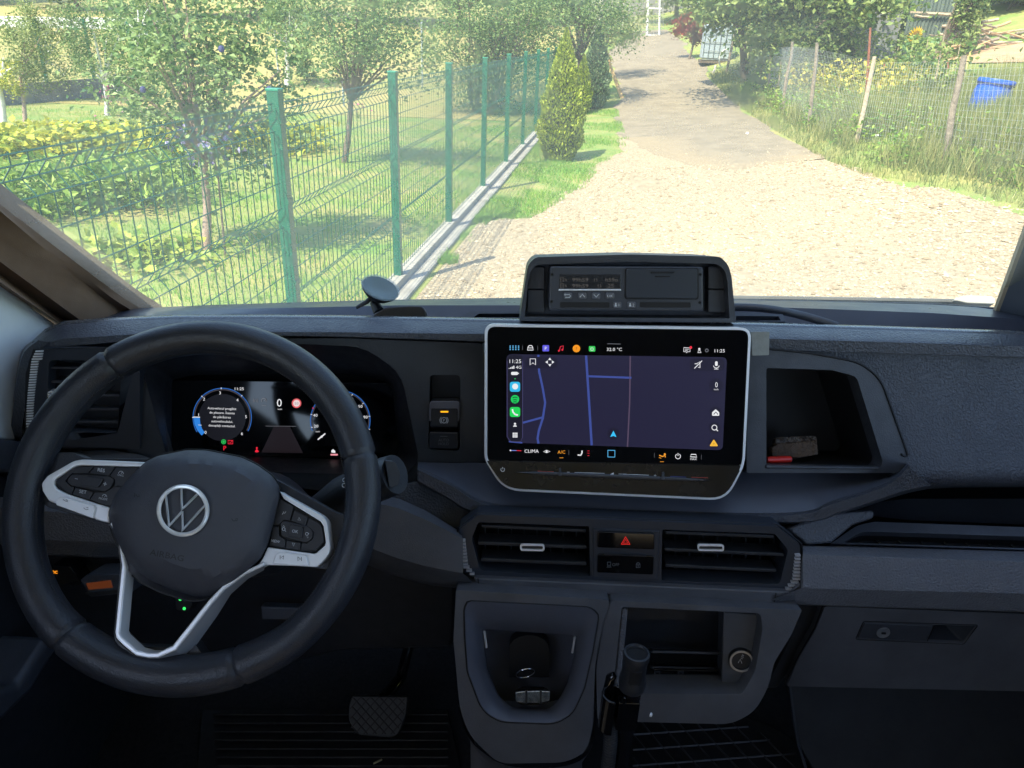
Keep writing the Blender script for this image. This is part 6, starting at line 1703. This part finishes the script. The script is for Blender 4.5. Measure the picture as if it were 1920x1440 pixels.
# rustic fence on the right: weathered stakes with wire netting
M_WOOD = mat('weathered stake wood', (.22, .18, .14), .9, bump=.8, bscale=25, var=.35, vscale=14)
M_WOODL = mat('pale stake wood', (.42, .33, .24), .9, bump=.8, bscale=25, var=.3, vscale=14)
M_RUST = mat('rusty red iron', (.26, .085, .045), .85, bump=.4, bscale=60, var=.3, vscale=12)
rf = thing('stake_fence', 'rustic garden fence of crooked weathered stakes with wire netting', 'fence', gp(1610, 265))
spec = [((1930, 330), (1965, 95), .045), ((1774, 302), (1808, 104), .048), ((1606, 266), (1640, 106), .042), ((1517, 240), (1532, 80), .042), ((1467, 210), (1486, 78), .042), ((1440, 178), (1449, 84), .040), ((1396, 152), (1410, 70), .042), ((1362, 135), (1378, 60), .045)]
tops, feet = [], []
for i, (b, t_, r_) in enumerate(spec):
    P = gp(*b); Q = at(t_[0], t_[1], P.y + .1)
    mid = P.lerp(Q, .5) + V((rng.normal() * .03, rng.normal() * .02, 0))
    k2 = P.lerp(Q, .8) + V((rng.normal() * .02, 0, 0))
    obj('post', MB().tube([P + V((0, 0, -.1)), mid, k2, Q], [r_ * 1.1, r_, r_ * .95, r_ * .85], 8), M_WOOD if i % 3 != 2 else M_WOODL, rf, smooth=50)
    tops.append(P.lerp(Q, .93)); feet.append(P)
mb = MB()
for (f0, t0), (f1, t1) in zip(zip(feet, tops), zip(feet[1:], tops[1:])):
    L = (f1 - f0).length; n = max(4, int(L / .075))
    for i in range(n):
        a = i / n; mb.tube([f0.lerp(f1, a) + V((0, 0, .02)), t0.lerp(t1, a)], .0015, 3, caps=False)
    for j in range(16):
        a = j / 15; mb.tube([f0.lerp(t0, a) + V((0, 0, .02)), f1.lerp(t1, a)], .0015, 3, caps=False)
obj('wire_netting', mb, mat('galvanised wire', (.42, .44, .44), .5, metal=.4), rf, smooth=0, fix=False)
# loose stakes and canes in the plot
for b, t_, r_, m_, lab in (((1623, 205), (1632, 52), .028, M_RUST, 'tall rusty iron rod rising above the stake fence'), ((1770, 182), (1779, 116), .032, M_RUST, 'bright rusty stake left of the blue barrel'), ((1652, 160), (1659, 118), .026, M_RUST, 'rusty stake among the yellow bean leaves'), ((1480, 166), (1490, 128), .035, mat('orange stake wood', (.62, .33, .14), .8), 'short orange wooden stake at the far end of the plot'),
                            ((1812, 175), (1823, 138), .026, M_RUST, 'thin rusty stake just left of the barrel rim'), ((1733, 122), (1741, 74), .035, M_WOODL, 'pale leaning cane right of the sunflower'), ((1751, 108), (1756, 70), .03, M_WOODL, 'thin pale cane behind the bean plot'), ((1806, 150), (1822, 88), .024, mat('yellow cane', (.55, .42, .16), .8), 'yellow cane leaning behind the stake fence right of the post'),
                            ((1570, 125), (1576, 80), .022, M_WOODL, 'pale cane left in the bean rows'), ((1676, 120), (1680, 76), .022, M_WOODL, 'pale cane below the sunflower')):
    P = gp(*b); Q = at(t_[0], t_[1], P.y)
    obj('garden_stake', MB().tube([P + V((0, 0, -.1)), P.lerp(Q, .5), Q], [r_, r_, r_ * .8], 7), m_, None, lab, cat='stake', group='stakes in the vegetable plot', smooth=50)
# bean plants: each its own climbing clump
ORD = ('first', 'second', 'third', 'fourth', 'fifth', 'sixth', 'seventh', 'eighth', 'ninth')
def bean(px, py, yl, lab):
    P = gp(px, py)
    h_ = .75 if yl else 1.15
    t = thing('bean_plant', lab, 'plant', P, 'bean plants in the vegetable plot')
    n = 240
    z = rng.random(n) * h_
    q = np.stack([P.x + rng.normal(size=n) * .30, P.y + rng.normal(size=n) * .28, P.z + .05 + z], 1)
    obj('foliage', leaves(q, .11, droop=.3), leafmat('yellow bean leaf', (.19, .22, .03), (.60, .50, .08), 2., .7) if yl else leafmat('green bean leaf', (.09, .17, .035), (.30, .35, .10), 2., .6), t, smooth=0, fix=False)
    obj('stem', MB().tube([P, P + V((.03, 0, h_ * .6)), P + V((0, .02, h_))], [.014, .01, .006], 5), M_WOODL, t)
for i, (px, py) in enumerate(((1498, 190), (1535, 180), (1565, 195), (1590, 175), (1640, 178), (1660, 195), (1700, 205))):
    bean(px, py, 1, ORD[i] + ' yellowing bean plant from the left in the low front row behind the stakes')
for i, (px, py) in enumerate(((1420, 170), (1450, 200), (1560, 150), (1600, 150), (1625, 145), (1670, 142), (1690, 170))):
    bean(px, py, 0, ORD[i] + ' green climbing bean plant from the left in the tall row behind the yellowing ones')
for px, py, lab in ((1715, 178, 'green bean plant just below the sunflower'), (1745, 168, 'green bean plant right of the sunflower by the bright rusty stake'), (1735, 210, 'leafy green bean plant low in the grass under the sunflower'), (1770, 200, 'green bean plant nearest the blue barrel')):
    bean(px, py, 0, lab)
# sunflower
sfb = gp(1706, 160); sfh = at(1716, 66, sfb.y)
sf = thing('sunflower', 'tall sunflower with one yellow head above the vegetable plot', 'sunflower', sfb)
obj('stem', MB().tube([sfb, sfb.lerp(sfh, .5) + V((-.05, 0, 0)), sfh + V((-.05, .05, -.08)), sfh + V((0, .03, 0))], [.03, .026, .02, .015], 7), mat('green stem', (.08, .14, .03), .7), sf)
hn = V((.25, -.9, -.25)).normalized()
obj('flower_head', MB().lathe(sfh, hn, [(0, .03), (.07, .03), (.10, .01), (.10, -.03), (0, -.05)], 16), mat('seed disc', (.20, .11, .015), .9, var=.3, vscale=40), sf)
u1 = hn.orthogonal().normalized(); u2 = hn.cross(u1)
petal0 = None
for i in range(18):
    a = R(i * 20); d = u1 * math.cos(a) + u2 * math.sin(a); w_ = hn.cross(d)
    mb = MB().add([sfh + d * .08 + hn * .01, sfh + d * .14 + w_ * .03 + hn * .025, sfh + d * .22, sfh + d * .14 - w_ * .03 + hn * .025], [(0, 1, 2, 3)])
    obj('petal', mb, mat('sunflower petal', (.75, .45, .01), .6), sf, smooth=0, fix=False)
q = np.array([(sfb.x + rng.normal() * .16, sfb.y + rng.normal() * .14, sfb.z + .35 + rng.random() * (sfh.z - sfb.z - .45)) for _ in range(60)])
obj('leaf_blades', leaves(q, .30, droop=.6, asp=.8), leafmat('sunflower leaf', (.07, .16, .06), (.20, .32, .15), 1.5, .6), sf, smooth=0, fix=False)
# blue barrel
bb = gp(1842, 224); 
bsc = .30
br_ = thing('blue_barrel', 'blue plastic barrel standing in the tall grass at the right', 'barrel', bb)
M_BLUE = mat('blue barrel plastic', (.012, .085, .50), .35, var=.08, vscale=5)
K_ = lambda prof: [(r_ * .95, z_ * .9 - .02) for r_, z_ in prof]
obj('body', MB().lathe(bb, (.10, 0, 1), K_([(0, 0), (.24, 0), (.29, .06), (.315, .28), (.31, .50), (.285, .60), (.285, .625), (.30, .63), (.30, .66), (.285, .665)]), 28), M_BLUE, br_, smooth=35)
obj('rim', MB().lathe(bb, (.10, 0, 1), K_([(.285, .66), (.305, .665), (.312, .70), (.30, .735), (.28, .74), (0, .735)]), 28), M_BLUE, br_, smooth=35)
obj('band', MB().lathe(bb, (.10, 0, 1), K_([(.300, .635), (.304, .64), (.304, .655), (.300, .66)]), 28), mat('dark band', (.02, .03, .08), .5), br_)
def brl_pt():
    return (bb.x + rng.normal() * .45, bb.y - .55 + rng.normal() * .22)
obj('barrel_grass', blades(1600, brl_pt, .25, .55, .008, .6), M_GRASS2, None, kind='stuff', smooth=0, fix=False)
# shed, woodpile, sheet behind
shd = thing('green_shed', 'dark green corrugated shed wall at the upper right', 'shed', at(1745, 90, 25.5))
a, b = at(1688, 90, 25.5), at(1815, 90, 25.5)
g0 = float(ground_h(a.x, 25.5)) - .3
mb = MB(); n = 60; rows = [[], []]
for i in range(n + 1):
    p = a.lerp(b, i / n); oy = .02 * math.sin(i * 1.9)
    rows[0].append(V((p.x, p.y + oy, g0))); rows[1].append(V((p.x, p.y + oy, g0 + 2.9)))
obj('wall', mb.grid(rows), mat('faded green sheet', (.085, .115, .10), .6, var=.3, vscale=2), shd, fix=False)
obj('side_wall', MB().box((a.x - .9, 25.9, g0 + 1.45), (1.8, .1, 2.9)), mat('grey boards', (.20, .21, .22), .8, var=.2, vscale=3), shd)
obj('roof', MB().box(((a.x + b.x) / 2 - .4, 26.8, g0 + 2.95), (b.x - a.x + 2.2, 3.2, .08)), mat('grey roof sheet', (.24, .25, .26), .6), shd)
obj('shelf_rail', MB().box(((a.x + b.x) / 2, 25.4, at(1745, 24, 25.4).z), (b.x - a.x, .04, .05)), M_WOODL, shd)
wpb = gp(1835, 92)
wp = thing('firewood_pile', 'loose heap of pale brown branches and logs beside the shed', 'firewood', wpb)
for i in range(46):
    c = wpb + V((rng.normal() * .75, rng.normal() * .4, abs(rng.normal()) * .32 + .05)); a_ = rng.uniform(-.5, .5); L = rng.uniform(.35, 1.1)
    d = V((math.cos(a_), rng.uniform(-.5, .5), math.sin(a_) * .7)).normalized() * L / 2
    obj('log', MB().tube([c - d, c + V((0, 0, rng.normal() * .03)), c + d], rng.uniform(.02, .055), 6), (M_WOOD, M_WOODL, mat('split wood', (.46, .30, .17), .9, var=.3))[i % 3], wp, smooth=50)
so1, so2 = gp(1690, 118), gp(1920, 100)
def soil_pt(i, j): return gp(1690 + i * 40, 122 - j * 9 - i * .6)
obj('bare_soil', MB().grid([[soil_pt(i, j) + V((0, 0, .03)) for i in range(8)] for j in range(5)]), mat('dry orange soil', (.42, .27, .16), .95, bump=.6, bscale=12, var=.25, vscale=3), None, kind='structure', smooth=180, fix=False)
# scraps of white litter in the verge
for px, py, lab in ((1757, 236, 'scrap of white paper in the tall grass below the barrel'), (1643, 262, 'scrap of white paper near the foot of the stake fence'), (1400, 256, 'white pebble lying alone on the dirt track')):
    P = gp(px, py)
    obj('litter', MB().add([P + V((-.03, 0, .06)), P + V((.02, -.01, .05)), P + V((.035, .02, .09)), P + V((-.02, .02, .09)), P + V((0, .03, .06))], [(0, 1, 2, 3), (1, 4, 2), (0, 3, 4)]), mat('white scrap', (.75, .75, .75), .7), None, lab, cat='litter')
